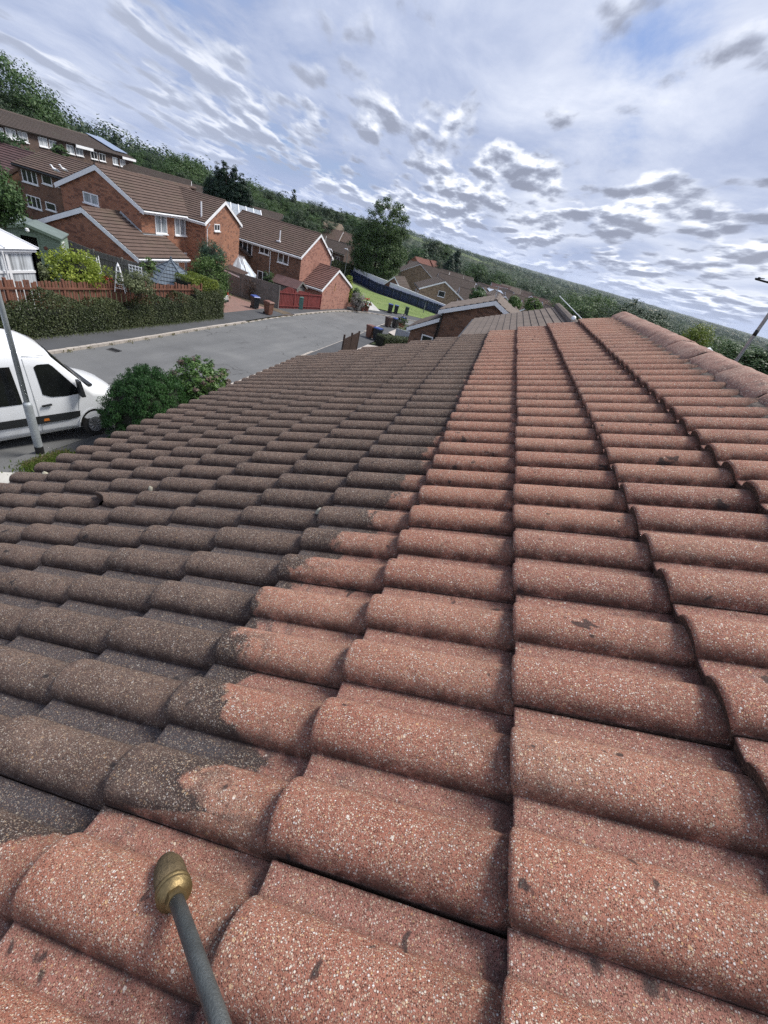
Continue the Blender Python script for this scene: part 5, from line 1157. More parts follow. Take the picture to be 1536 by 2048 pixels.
sh_at('shrub', 'straggly climber hanging over the grey driveway fence', 486, 512, 560, 590, 43.2, 'leaf_dead', 30, 14, .10, seed=18, amp=.4, core=0, dp=.4)
sh_at('grey_shrub', 'pale silvery flowering bush at the corner of the brick planter', 698, 726, 590, 622, 55.5, 'leaf_silver', 60, 30, .15, seed=19)
sh_at('shrub', 'dark green bush between the small conifer and silvery bush', 694, 716, 576, 606, 57.0, 'leaf_mid', 40, 30, .15, seed=20)
sh_at('conifer', 'small yellow green conifer cone in the brick planter', 676, 704, 558, 606, 56.0, 'leaf_yellow', 130, 44, .15, seed=21, taper=.66, amp=.07, cat='conifer', cr_=.05)
sh_at('shrub', 'round green bush right of the brown brick gable roof', 1008, 1038, 596, 620, 60.0, 'leaf_light', 60, 32, .24, seed=23)
sh_at('shrub', 'bright bush beyond the flat tiled neighbouring roof', 1044, 1080, 602, 624, 62.0, 'leaf_light', 60, 32, .24, seed=24)
sh_at('shrub', 'green garden trees behind the tan brick house', 935, 970, 580, 604, 86.0, 'leaf_mid', 60, 30, .34, seed=25)
sh_at('shrub', 'yellowish bush just behind the long orange ridge', 1330, 1386, 660, 730, 24.0, 'leaf_golden', 130, 60, .08, seed=26, core=.4)
hd = [gxy(655, 545), gxy(720, 562)]
leafy_box('dark_hedge', 'clipped dark hedge below the house with white bay window', [(hd[0][0], hd[0][1]), (hd[1][0], hd[1][1])], 2.6, 1.6, 'leaf_ivy', 6000, .26, seed=30, lumps=.04)
h1, h2 = pz(760, 690, -8.2), pz(826, 690, -7.9)
leafy_box('low_hedge', 'low clipped dark green hedge between two driveways on our side', [(gxy(757, 694)[0], gxy(757, 694)[1]), (gxy(828, 700)[0], gxy(828, 700)[1])], .95, 1.1, 'leaf_ivy', 9000, .08, seed=31, lumps=.03)

# the two bushes by our pavement, just beyond the eaves
def thuja(name, label, loc_, rx, ry, rz, seed):
    t = thing(name, label, 'conifer', loc_); X, N = crown_pts(rx, ry, rz, rz*.95, 1100, 84, .12, seed, .10, .10, shell=.66)
    k = X[:, 2] > -.05; X, N = X[k], N[k]; N[:, 2] *= .2
    leaf_mesh('foliage', X, N, .058, 'leaf_thuja', t, aspect=.26, jit=.45, droop=-1.8)
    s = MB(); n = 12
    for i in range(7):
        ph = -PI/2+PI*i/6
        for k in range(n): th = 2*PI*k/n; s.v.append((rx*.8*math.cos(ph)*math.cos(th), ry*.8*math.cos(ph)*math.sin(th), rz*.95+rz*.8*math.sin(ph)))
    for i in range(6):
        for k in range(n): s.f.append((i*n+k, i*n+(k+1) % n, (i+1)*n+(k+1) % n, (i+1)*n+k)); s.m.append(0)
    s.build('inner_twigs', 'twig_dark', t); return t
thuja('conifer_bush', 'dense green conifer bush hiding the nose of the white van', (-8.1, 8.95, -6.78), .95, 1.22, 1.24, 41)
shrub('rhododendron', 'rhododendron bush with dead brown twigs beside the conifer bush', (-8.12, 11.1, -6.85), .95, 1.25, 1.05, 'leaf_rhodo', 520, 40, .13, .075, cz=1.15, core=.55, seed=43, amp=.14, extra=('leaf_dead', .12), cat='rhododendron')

# the big tree by the navy fence
bt = at(744, 562, 104); BT = thing('big_tree', 'big dark leafy tree rising over the navy fence', 'tree', (bt.x, bt.y, bt.z-.3))
def multi_crown(parts, mat, size, parent, seed, jit=.5):
    XS, NS = [], []
    for i, (ox, oy, oz, rx, ry, rz, nc, nl, c_) in enumerate(parts):
        X, N = crown_pts(rx, ry, rz, 0, nc, nl, c_, seed+i, .22); XS.append(X+np.array([ox, oy, oz])); NS.append(N)
    return leaf_mesh('crown', np.concatenate(XS), np.concatenate(NS), size, mat, parent, jit=jit)
ux = Vector((c0.x, c0.y, 0))
def off(a): return (ux.x*a, ux.y*a)
multi_crown([(*off(-.6), 5.6, 5.9, 4.8, 4.8, 300, 84, .95), (*off(1.2), 11.0, 4.2, 3.9, 4.6, 190, 74, .85), (*off(-2.6), 7.8, 3.3, 3.3, 3.8, 110, 76, .85), (*off(3.0), 6.6, 3.3, 3.2, 4.4, 110, 76, .85), (*off(.2), 3.0, 5.2, 4.4, 2.4, 110, 74, .8)], 'leaf_tree', .28, BT, 60)
trunk('trunk', 11, .34, BT, 4, 7, 3.2)

# tree kinds for the hillside and the valley edge: unit trees 10 m high
def proto(name, kind, seed):
    t = thing(name, 'tree', 'tree', (0, 0, -500))
    if kind == 'round': multi_crown([(0, 0, 6.0, 3.5, 3.5, 3.9, 150, 90, .8), (1.5, .8, 4.6, 2.3, 2.3, 2.6, 60, 70, .6), (-1.6, -.5, 4.8, 2.2, 2.2, 2.8, 60, 70, .6)], ['leaf_mid', 'leaf_forest', 'leaf_tree'][seed % 3], .20, t, seed*7)
    if kind == 'tall': multi_crown([(0, 0, 5.6, 2.5, 2.5, 4.6, 150, 90, .7), (.6, .3, 7.6, 1.6, 1.6, 2.5, 50, 70, .5)], ['leaf_mid', 'leaf_forest', 'leaf_mid'][seed % 3], .19, t, seed*7)
    if kind == 'poplar': multi_crown([(0, 0, 5.2, 1.15, 1.15, 5.0, 110, 24, .4)], 'leaf_forest', .34, t, seed*7)
    if kind == 'cypress':
        X, N = crown_pts(2.6, 2.6, 5.2, 5.0, 190, 34, .55, seed, .14, .75); leaf_mesh('crown', X, N, .5, 'leaf_conifer', t, aspect=.3, jit=.4, droop=-1.2)
    zs_ = np.zeros(len(t.children[0].data.vertices)*3, dtype=np.float32); t.children[0].data.vertices.foreach_get('co', zs_); t['top'] = float(np.percentile(zs_[2::3], 99.6))
    trunk('trunk', 7.5, .2, t, seed, 4, 1.8); return t
PR = {'round': [proto('broadleaf_tree', 'round', s) for s in (1, 2, 3, 4)], 'tall': [proto('broadleaf_tree', 'tall', s) for s in (5, 6, 7)], 'poplar': [proto('poplar_tree', 'poplar', 8)], 'cypress': [proto('cypress_tree', 'cypress', 9)]}
used = set(); rt = random.Random(5)
def tree(kind, px, py, rng, label, H=None, group=None, wide=1.0):
    p = at(px, py, rng); g = T(p.x, p.y); H = max(4.5, min(17, p.z-g)) if H is None else H
    k = rt.randrange(len(PR[kind])); P = PR[kind][k]; s = H/P['top']; w = s*wide*(.9+.25*rt.random())
    if (kind, k) not in used:
        used.add((kind, k)); o = P; o.location = (p.x, p.y, p.z-H); o.rotation_euler = (0, 0, rt.random()*6.28); o.scale = (w, w, s); o['label'] = label
    else: o = dup(P, (p.x, p.y, p.z-H), rt.random()*6.28, label, (w, w, s))
    if group: o['group'] = group
    return o
HB = 'trees on the wooded hillside'
LB = 'broadleaf tree in the dense wooded hillside behind the terrace and brick houses'
tree('round', 8, 112, 96, 'tallest tree at the left edge above the terrace roof', 15.5, wide=.95)
for px, py, rg in [(-40, 150, 98), (62, 168, 100), (78, 205, 104), (45, 175, 92), (5, 165, 90), (100, 226, 108), (118, 238, 112), (140, 252, 118), (160, 256, 120), (182, 266, 125), (205, 276, 130), (128, 262, 100), (90, 245, 96), (165, 282, 104), (200, 296, 108), (235, 292, 128), (258, 290, 118), (275, 292, 112), (292, 296, 120), (310, 303, 110), (245, 308, 104), (285, 312, 98), (318, 318, 96), (340, 314, 94), (352, 302, 98), (372, 304, 100), (388, 316, 102), (402, 334, 108), (330, 338, 92), (395, 352, 94), (365, 335, 92)]:
    tree(rt.choice(['round', 'round', 'tall']), px, py+(16 if px < 240 else 8), rg, LB, group=HB, wide=1.15)
tree('cypress', 229, 268, 128, 'slim dark conifer standing up from the skyline above the terrace', 13, wide=.7)
for px, py, rg in [(500, 362, 150), (520, 372, 155), (538, 380, 150), (556, 386, 160), (505, 385, 125), (530, 398, 122), (552, 404, 128), (575, 398, 150), (602, 402, 165), (622, 406, 170), (640, 408, 175), (655, 412, 170), (672, 418, 180), (690, 423, 185), (708, 428, 190), (724, 436, 180), (585, 418, 130), (612, 424, 138), (632, 428, 145), (650, 436, 150), (668, 442, 165), (690, 446, 170), (705, 452, 160), (560, 424, 112), (600, 440, 118), (622, 444, 125), (515, 402, 108)]:
    tree(rt.choice(['round', 'round', 'tall']), px, py, rg, LB, group=HB, wide=1.2)
tree('poplar', 588, 380, 155, 'slim pointed poplar poking above the hillside skyline', 13)
tree('round', 597, 418, 104, 'light green tree right behind the long tiled brick house', 7.0)
tree('tall', 575, 432, 92, 'yellow green garden tree at the end of the long tiled roof', 4.5, wide=1.6)
# the dark cypress clump
CY = thing('cypress_clump', 'large black green cypress clump behind the brick houses', 'conifer', tuple(at(452, 424, 78))); CY.scale = (.84, .84, .74)
XS, NS = [], []
for i, (a, h, w) in enumerate([(-3.0, 5.0, 1.8), (-1.4, 6.8, 2.0), (-.3, 8.0, 2.0), (1.3, 7.3, 2.0), (2.7, 6.3, 1.9), (3.8, 4.6, 1.7), (0, 5.4, 2.7), (1.8, 4.6, 2.7)]):
    X, N = crown_pts(w, w, h/2+.6, h/2-.4, 150, 60, .42, 80+i, .14, .66); X += np.array([*off(a), 0]); XS.append(X); NS.append(N)
leaf_mesh('crown', np.concatenate(XS), np.concatenate(NS), .28, 'leaf_conifer', CY, aspect=.28, jit=.4, droop=-1.3); trunk('trunk', 7, .3, CY, 3, 5, 1.6)
# trees in the estate and along the front of the valley wood
VB = 'trees along the front of the valley wood'
for k, (kind, px, py, rg, lb, H) in enumerate([('cypress', 918, 500, 190, 'bushy dark conifer standing behind the red roofs', 13), ('cypress', 905, 512, 185, 'shorter dark conifer beside the bushy dark conifer', 10), ('tall', 872, 480, 230, 'pale tall tree left of the dark conifer', 15), ('tall', 895, 490, 240, 'second pale tall tree left of the dark conifer', 14), ('round', 962, 528, 200, 'green tree right of the bushy dark conifer', 9), ('round', 1005, 545, 200, 'dark tree above the solar panel roof', 9)]):
    tree(kind, px, py, rg, lb, H, wide=1.25)
LV = 'green tree at the front of the dark valley wood beyond the estate roofs'
rg_ = random.Random(9)
for i in range(120):
    a = R(-12+44*i/119+rg_.uniform(-.6, .6)); d = rg_.uniform(185, 300) if a < R(7) else rg_.uniform(75, 200); H = rg_.uniform(8, 12.5); x, y = math.sin(a)*d, math.cos(a)*d
    z = T(x, y); 
    kind = rg_.choice(['round', 'round', 'tall']); k = rg_.randrange(len(PR[kind])); s = H/PR[kind][k]['top']; w = s*(rg_.uniform(1.0, 1.4) if a < R(7) else rg_.uniform(1.25, 1.9))
    o = dup(PR[kind][k], (x, y, z-.3), rg_.random()*6.28, LV, (w, w, s)); o['group'] = VB
def mass(name, label, specs, size, mat, per, seed, kind_='forest'):
    r2 = np.random.RandomState(seed); CS, NS = [], []
    for (x, y, H, w) in specs:
        n = per; D = r2.normal(0, 1, (n, 3)); D /= np.linalg.norm(D, axis=1)[:, None]; D[:, 2] = np.abs(D[:, 2])*1.0-.15*(r2.rand(n) < .3)
        rr = lump(D, r2.randint(1e6), .25)*(.75+.3*r2.rand(n)); P = D*rr[:, None]*np.array([w, w, H*.62])+np.array([x, y, T(x, y)+H*.38]); CS.append(P); NS.append(D*1.6+np.array([0, 0, .35]))
    o = leaf_mesh(name, np.concatenate(CS), np.concatenate(NS), size, mat, None, aspect=.8, jit=.32)
    return tag(o, label, 'woodland', kind='stuff')
rg_ = random.Random(21); sp_ = []
for i in range(620):
    a = R(rg_.uniform(-14, 33)); d = rg_.uniform(210, 620) if a < R(8) else rg_.uniform(150, 620); sp_.append((math.sin(a)*d, math.cos(a)*d, rg_.uniform(8, 14)*(1 if d < 450 else 1.15), rg_.uniform(3.5, 6.5)))
for i in range(1900):
    a = R(rg_.uniform(-14, 34)); d = 560*(4.2**rg_.random()); sp_.append((math.sin(a)*d, math.cos(a)*d, rg_.uniform(9, 14), rg_.uniform(6.5, 11)*(1 if d < 1300 else 1.5)))
for q_, (mt_, lb_) in enumerate([('leaf_dark', 'darker trees of the wood filling the valley beyond the estate'), ('leaf_forest', 'mid green trees of the wood filling the valley beyond the estate'), ('leaf_wood', 'lighter grey green trees of the wood filling the valley beyond the estate')]):
    mass('valley_wood', lb_, sp_[q_::3], .95, mt_, 210, 3+q_*10)
sp_ = []
for i in range(900):
    a = R(rg_.uniform(-15, 34)); d = 1500*(2.6**rg_.random()); sp_.append((math.sin(a)*d, math.cos(a)*d, rg_.uniform(7, 15), rg_.uniform(6, 16)*(d/900)**.5))
for i in range(220):
    a = R(rg_.uniform(-24, 34)); d = rg_.uniform(3300, 4300); sp_.append((math.sin(a)*d, math.cos(a)*d, rg_.uniform(8, 22), rg_.uniform(20, 60)))
mass('distant_trees', 'thin lines of trees and hedges between far fields at the horizon', sp_, 3.2, 'leaf_forest_far', 80, 4)
sp_ = []
for i in range(150):
    a = R(rg_.uniform(-52, -13)); d = rg_.uniform(180, 330); sp_.append((math.sin(a)*d, math.cos(a)*d, rg_.uniform(8, 12), rg_.uniform(4, 7)))
mass('hill_wood', 'green wood covering the far hillside behind the separate trees', sp_, .75, 'leaf_forest', 320, 5)
for fam in PR.values():
    for P in fam:
        if P.location.z < -400:
            for ch in list(P.children): bpy.data.objects.remove(ch)
            bpy.data.objects.remove(P)

# ------------------------------------------------------------------ vehicles
def white_van():
    t = thing('parked_van', 'white high roof van parked at the near kerb with dark windows', 'van', (-10.93, 7.23, -6.6), 1.217)
    t.scale = (.80, 1.0, 1.02)
    zt = lambda x: float(np.interp(x, [-3.0, -2.85, -2.0, 0.0, .55, 1.0, 1.28, 1.6, 1.95, 2.18, 2.6, 3.0, 3.22, 3.36], [2.30, 2.42, 2.50, 2.49, 2.45, 2.37, 2.24, 1.92, 1.58, 1.34, 1.24, 1.12, .96, .72]))
    hw = lambda x, z: (float(np.interp(z, [.28, .5, .9, 1.25, 1.7, 2.2, 2.5, 2.8], [.93, .985, .995, .985, .94, .875, .82, .72])))*float(np.interp(x, [-3, -2.7, 2.2, 2.8, 3.1, 3.28, 3.36], [.965, 1, 1, .965, .90, .80, .72]))
    xs = [-3.0, -2.95, -2.7, -2, -1, 0, .3, .55, .8, 1.0, 1.15, 1.28, 1.45, 1.6, 1.8, 1.95, 2.1, 2.18, 2.35, 2.5, 2.7, 2.9, 3.05, 3.18, 3.28, 3.36]
    fr = [0, .06, .2, .35, .5, .65, .78, .87, .93, .97, .99]; m = MB()
    def ring(x):
        z0, z1 = .30, zt(x); out = []
        for f in fr:
            z = z0+(z1-z0)*f; w = hw(x, z)*(1-.0*f); c = max(0, (f-.87)/.13); w *= math.sqrt(max(.02, 1-(c*.92)**2.2)); out.append((w, z))
        return [(x, -w, z) for w, z in out]+[(x, 0, z1+.02)]+[(x, w, z) for w, z in reversed(out)]
    rr = [ring(x) for x in xs]; n = len(rr[0])
    for q in rr: m.v += q
    for i in range(len(xs)-1):
        for k in range(n-1): m.f.append((i*n+k, i*n+k+1, (i+1)*n+k+1, (i+1)*n+k)); m.m.append(0)
        m.f.append((i*n, (i+1)*n, (i+1)*n+n-1, i*n+n-1)); m.m.append(1)
    m.f.append(tuple(range(n-1, -1, -1))); m.f.append(tuple((len(xs)-1)*n+k for k in range(n))); m.m += [0, 0]
    m.build('body', ['van_white', 'van_black'], t, smooth=True)
    def panel(pts, name, mat, o=.006, parent=t, sides=(-1, 1), sub=6):
        for s in sides:
            q = MB(); 
            # fill between lower and upper edge lists
            lo, up = pts
            L1 = resample(lo, 14); U1 = resample(up, 14)
            for a, b in zip(L1, U1):
                for k in range(sub+1):
                    f = k/sub; x = a[0]+(b[0]-a[0])*f; z = a[1]+(b[1]-a[1])*f; q.v.append((x, s*(hw(x, z)+o), z))
            for i in range(13):
                for k in range(sub):
                    fc = (i*(sub+1)+k, (i+1)*(sub+1)+k, (i+1)*(sub+1)+k+1, i*(sub+1)+k+1); q.f.append(fc if s < 0 else fc[::-1]); q.m.append(0)
            ob = q.build(name, mat, parent, smooth=True)
        return ob
    panel(([(.80, 1.32), (1.0, 1.24), (1.4, 1.22), (1.86, 1.25)], [(.76, 1.96), (.86, 2.01), (1.18, 2.01), (1.78, 1.36)]), 'cab_window', 'van_glass', .008)
    panel(([(-2.6, 1.15), (.25, 1.15)], [(-2.6, 2.0), (.20, 2.0)]), 'side_window', 'van_glass', .008)
    panel(([(-2.95, .60), (1.64, .60), (1.68, .64)], [(-2.95, .80), (1.6, .80), (1.70, .80)]), 'side_moulding', 'van_black', .018)
    for x in (.58, .34): panel(([(x, .32), (x+.018, .32)], [(x-.05 if x > .5 else x, 2.15), (x-.034 if x > .5 else x+.016, 2.15)]), 'door_seam', 'steel_galv', .004, sub=10)
    panel(([(.6, .56), (.6, .56)], [(.6, .575), (1.4, .575)]), 'door_seam', 'steel_galv', .004)
    panel(([(1.66, .82), (1.68, .82)], [(1.75, 1.24), (1.77, 1.24)]), 'door_seam', 'steel_galv', .004)
    panel(([(.54, 2.2), (1.1, 2.2)], [(.55, 2.215), (1.09, 2.215)]), 'roof_seam', 'steel_galv', .004)
    panel(([(.66, .66), (.82, .66)], [(.68, .725), (.80, .725)]), 'side_marker', 'orange_lens', .026)
    for s in (-1, 1):
        q = MB(); w = hw(.85, 1.05)
        q.beam((.70, s*(w+.03), 1.05), (.96, s*(w+.03), 1.065), .03, .04); q.build('door_handle', 'van_black', t)
        q = MB(); q.hexa([(1.74, s*1.0-.02, 1.22), (1.86, s*1.0-.02, 1.22), (1.86, s*1.0+s*.2, 1.22), (1.74, s*1.0+s*.2, 1.22)][::s], [(1.72, s*1.0, 1.62), (1.80, s*1.0, 1.62), (1.80, s*1.0+s*.17, 1.62), (1.72, s*1.0+s*.17, 1.62)][::s]); q.build('mirror', 'van_black', t)
    # windscreen and black scuttle
    q = MB()
    for i, x in enumerate(np.linspace(1.30, 2.12, 8)):
        for k in range(9): y = (k/8*2-1)*(hw(x, zt(x)-.15)*.86); q.v.append((x+.012, y, zt(x)+.028-.10*abs(k/4-1)**3))
    for i in range(7):
        for k in range(8): q.f.append((i*9+k, (i+1)*9+k, (i+1)*9+k+1, i*9+k+1)); q.m.append(0)
    q.build('windscreen', 'van_glass', t, smooth=True)
    q = MB(); q.hexa([(2.12, -.82, 1.33), (2.32, -.74, 1.30), (2.32, .74, 1.30), (2.12, .82, 1.33)], [(2.12, -.82, 1.40), (2.32, -.74, 1.345), (2.32, .74, 1.345), (2.12, .82, 1.40)]); q.build('scuttle', 'van_black', t)
    for s in (-1, 1):
        for x in (2.10, -1.65):
            q = MB(); q.lathe([(.001, -.12), (.375, -.12), (.39, -.08), (.39, .06), (.37, .10), (.24, .105), (.001, .10)], (x, s*.88, .38), (0, s, 0), 28); w = q.build('wheel', 'tyre', t, smooth=False)
            q = MB(); q.lathe([(.001, .085), (.075, .115), (.19, .112), (.215, .118), (.22, .10)], (x, s*.88, .35), (0, s, 0), 24)
            for k in range(10): a = k*PI/5; q.beam((x+.08*math.cos(a), s*.998, .35+.08*math.sin(a)), (x+.19*math.cos(a), s*.998, .35+.19*math.sin(a)), .02, .02, up=(0, 1, 0))
            q.build('rim', 'rim', w)
            q = MB(); nn = 20
            for k in range(nn):      # dark arch opening with a white lip
                a0, a1 = PI*k/nn, PI*(k+1)/nn
                for r0_, r1_, mm, oo in ((.0, .46, 0, .004), (.46, .50, 1, .02)):
                    q.poly([(x+r*math.cos(a), s*(hw(x, max(.3, .36+r*math.sin(a)))+oo), .33+r*math.sin(a)) for r, a in ((r0_, a0), (r1_, a0), (r1_, a1), (r0_, a1))], mm)
            q.build('wheel_arch', ['interior_dark', 'van_white'], t)
    for s in (-1, 1):
        q = MB(); q.lathe([(.001, 0), (.14, .0), (.13, .05), (.001, .08)], (3.14, s*.70, .88), (.75, s*.35, .45), 12); q.build('headlight', 'glass_curtain', t, smooth=True)
    return t
white_van()
def parked_car():
    p = G(436, 611); t = thing('parked_car', 'white saloon car on the brick driveway, only its tail showing past the hedge', 'car', (-22.35, 30.6, T(-21, 30.6)+.12), R(183))
    m = MB(); xs = [-2.2, -2.16, -1.95, -1.5, -1.05, -.5, .2, .75, 1.2, 1.8, 2.1, 2.2]; zt = [.70, .92, 1.02, 1.05, 1.30, 1.44, 1.46, 1.30, 1.02, .92, .78, .6]; wt = [.74, .80, .84, .86, .86, .87, .87, .87, .87, .85, .8, .7]
    fr = [(0, .96), (.12, 1), (.5, 1.02), (.72, .98), (.9, .80), (1, .66)]
    for x, z1, w in zip(xs, zt, wt):
        rg2 = [(x, -w*k, .28+(z1-.28)*f) for f, k in fr]; m.v += rg2+[(a, -b, c) for a, b, c in reversed(rg2)]
    n = 12
    for i in range(len(xs)-1):
        for k in range(n): m.f.append((i*n+k, i*n+(k+1) % n, (i+1)*n+(k+1) % n, (i+1)*n+k)); m.m.append(0)
    m.f.append(tuple(range(n-1, -1, -1))); m.f.append(tuple((len(xs)-1)*n+k for k in range(n))); m.m += [0, 0]
    m.build('body', 'van_white', t, smooth=True)
    m = MB(); m.poly([(-1.52, -.62, 1.07), (-1.52, .62, 1.07), (-1.06, .56, 1.32), (-1.06, -.56, 1.32)][::-1]); m.build('rear_window', 'glass_dark', t)
    m = MB(); m.box(-2.225, -2.19, -.28, .28, .72, .84); m.build('number_plate', 'sign_yellow', t)
    for s in (-1, 1):
        m = MB(); m.box(-2.21, -2.05, s*.62-.16, s*.62+.16, .78, .92); m.build('tail_light', 'red_lens', t)
        for x in (-1.35, 1.35):
            m = MB(); m.lathe([(.001, -.1), (.31, -.1), (.32, .08), (.001, .1)], (x, s*.78, .32), (0, s, 0), 22); m.build('wheel', 'tyre', t)
    m = MB(); m.box(-2.23, -2.1, -.78, .78, .26, .40); m.build('bumper_skirt', 'van_black', t)
parked_car()

# ------------------------------------------------------------------ wheelie bins, boxes, poles
def bin_proto(px, py, yaw, body, lid, label, sc=1.0, tilt=0.0):
    p = G(px, py); z = T(p.x, p.y)+.115
    t = thing('wheelie_bin', label, 'bin', (p.x, p.y, z), yaw, 'wheelie bins put out by the road'); t.scale = (sc, sc, sc)
    m = MB(); m.hexa([(-.23, -.26, .06), (.23, -.26, .06), (.23, .22, .06), (-.23, .22, .06)], [(-.28, -.35, .98), (.28, -.35, .98), (.28, .32, .98), (-.28, .32, .98)])
    m.box(-.30, .30, -.37, .34, .93, .985); m.build('body', body, t)
    m = MB(); m.hexa([(-.30, -.40, .99), (.30, -.40, .99), (.30, .30, .99), (-.30, .30, .99)], [(-.26, -.34, 1.055), (.26, -.34, 1.055), (.26, .30, 1.075), (-.26, .30, 1.075)]); m.build('lid', lid, t)
    m = MB(); m.tube([(-.25, .40, 1.0), (.25, .40, 1.0)], .018, 8); 
    for s in (-1, 1): m.beam((s*.22, .28, 1.0), (s*.22, .40, 1.0), .03, .04)
    m.build('handle', body, t)
    for s in (-1, 1):
        m = MB(); m.lathe([(.001, -.03), (.095, -.03), (.1, 0), (.095, .03), (.001, .03)], (s*.25, .25, .1), (1, 0, 0), 16); m.build('wheel', 'tyre', t)
    return t
bin_proto(509, 620, R(60), 'bin_black', 'bin_blue', 'black bin with blue lid on the brick driveway', .93)
bin_proto(536, 632, R(75), 'bin_brown', 'bin_brown', 'brown bin standing alone on the far pavement by the grey fence', .95)
bin_proto(643, 619, R(80), 'bin_brown', 'bin_brown', 'brown bin at the garage wall in front of a blue lidded bin', 1.0)
bin_proto(651, 617, R(80), 'bin_black', 'bin_blue', 'blue lidded bin half hidden behind the brown bin at the garage wall', 1.05)
bin_proto(778, 628, R(200), 'bin_black', 'bin_blue', 'left one of two blue lidded bins at the lawn edge', 1.12)
bin_proto(790, 629, R(195), 'bin_black', 'bin_blue', 'right one of two blue lidded bins at the lawn edge', 1.05)
bin_proto(738, 679, R(250), 'bin_brown', 'bin_brown', 'brown bin with white sticker on our side of the road', 1.0)
bin_proto(752, 684, R(255), 'bin_black', 'bin_blue', 'leaning black bin with blue lid beside the low clipped hedge', 1.0)
bin_proto(774, 656, R(240), 'bin_dark_brown', 'bin_dark_brown', 'dark brown bin in the group of three beyond the hedge', .95)
bin_proto(788, 658, R(240), 'bin_black', 'bin_blue', 'blue lidded bin in the middle of the group beyond the hedge', .95)
bin_proto(804, 653, R(240), 'bin_black', 'bin_blue', 'blue lidded bin behind the flower pot beyond the hedge', .85)
for o in [o for o in bpy.data.objects if o.get('label') == 'brown bin with white sticker on our side of the road']:
    m = MB(); m.box(-.06, .06, -.345, -.33, .62, .80); m.build('sticker', 'white_paint', o)
def cabinet(px, py, w, d, h, mat, label, yaw=0.0):
    p = G(px, py); t = thing('service_cabinet', label, 'cabinet', (p.x, p.y, T(p.x, p.y)+.1), yaw); m = MB(); m.box(-w/2, w/2, -d/2, d/2, 0, h-.06); m.build('body', mat, t)
    m = MB(); m.hexa([(-w/2-.03, -d/2-.03, h-.06), (w/2+.03, -d/2-.03, h-.06), (w/2+.03, d/2+.03, h-.06), (-w/2-.03, d/2+.03, h-.06)], [(-w/2, -d/2, h), (w/2, -d/2, h), (w/2, d/2, h), (-w/2, d/2, h)]); m.build('cap', mat, t)
    m = MB(); m.box(-w/2+.04, w/2-.04, -d/2-.02, -d/2, .08, h-.14); m.box(w/2, w/2+.02, -d/2+.04, d/2-.04, .08, h-.14); m.build('door', mat, t)
cabinet(597, 620, .65, .5, 1.12, 'cabinet_green', 'weathered turquoise green service cabinet in front of the red fence', R(40))
cabinet(811, 632, .55, .45, 1.15, 'cabinet_dark_green', 'dark green service cabinet at the lawn edge by the road', R(10))
def lamp(px, py, tx, ty, label, r=.06, head=True, base=None):
    p = G(px, py); rg2 = math.hypot(p.x, p.y); q = at(tx, ty, rg2); H = q.z-p.z; t = thing('street_lamp', label, 'street lamp', (p.x, p.y, T(p.x, p.y)))
    m = MB(); m.tube([(0, 0, -.2), (0, 0, 1.2), (0, 0, 1.25), (0, 0, H)], [r*1.6, r*1.6, r, r*.75], 12); m.build('column', 'steel_pole', t, smooth=False)
    if head:
        m = MB(); m.tube([(0, 0, H), (-.05, 0, H+.12), (-.2, 0, H+.17)], .03, 8); m.hexa([(-.62, -.11, H+.12), (-.15, -.11, H+.12), (-.15, .11, H+.12), (-.62, .11, H+.12)], [(-.58, -.08, H+.24), (-.15, -.08, H+.24), (-.15, .08, H+.24), (-.58, .08, H+.24)]); m.build('lantern', 'white_paint', t)
    return t, H
lamp(649, 616, 661, 503, 'slim street lamp in front of the pink brick garage')
lamp(684, 578, 695, 501, 'street lamp column between the hedge and the big tree')
lamp(846, 627, 853, 603, 'short grey post on the lawn in front of the navy fence', head=False, r=.05)
p = G(83, 915); NL = thing('street_lamp', 'galvanised lamp column with a wider base beside the white van', 'street lamp', (p.x, p.y, p.z))
m = MB(); m.tube([(0, 0, -.3), (0, 0, 1.38), (0, 0, 1.42), (0, 0, 1.47)], [.088, .088, .084, .055], 24); m.build('base', 'steel_galv', NL, smooth=False)
m = MB(); m.tube([(0, 0, 1.40), (0, 0, 6.2)], [.054, .042], 20); m.build('column', 'steel_galv', NL, smooth=True)
m = MB(); m.tube([(0, 0, .0), (0, 0, .02), (0, 0, .31), (0, 0, .33)], [.088, .0895, .0895, .088], 24); m.build('painted_band', 'tape_black', NL, smooth=True)
m = MB(); m.hexa([(-.62, -.11, 6.12), (.05, -.11, 6.12), (.05, .11, 6.12), (-.62, .11, 6.12)], [(-.58, -.08, 6.26), (.05, -.08, 6.26), (.05, .08, 6.26), (-.58, .08, 6.26)]); m.build('lantern', 'white_paint', NL)
# for-sale board
p = G(650, 617); bd = thing('sale_board', 'yellow and dark green sale board on a post by the garage', 'sign', (p.x, p.y+.3, p.z)); rg2 = math.hypot(p.x, p.y)
zt_ = at(651, 562, rg2).z-p.z; zb_ = at(648, 577, rg2).z-p.z
m = MB(); m.box(-.04, .04, -.04, .04, 0, zt_+.2); m.build('post', 'white_paint', bd)
m = MB(); m.box(.0, .75, -.075, -.042, zb_, zt_-.2); m.build('board', 'sign_yellow', bd); m = MB(); m.box(.0, .75, -.077, -.041, zt_-.197, zt_); m.build('board_header', 'cabinet_dark_green', bd)

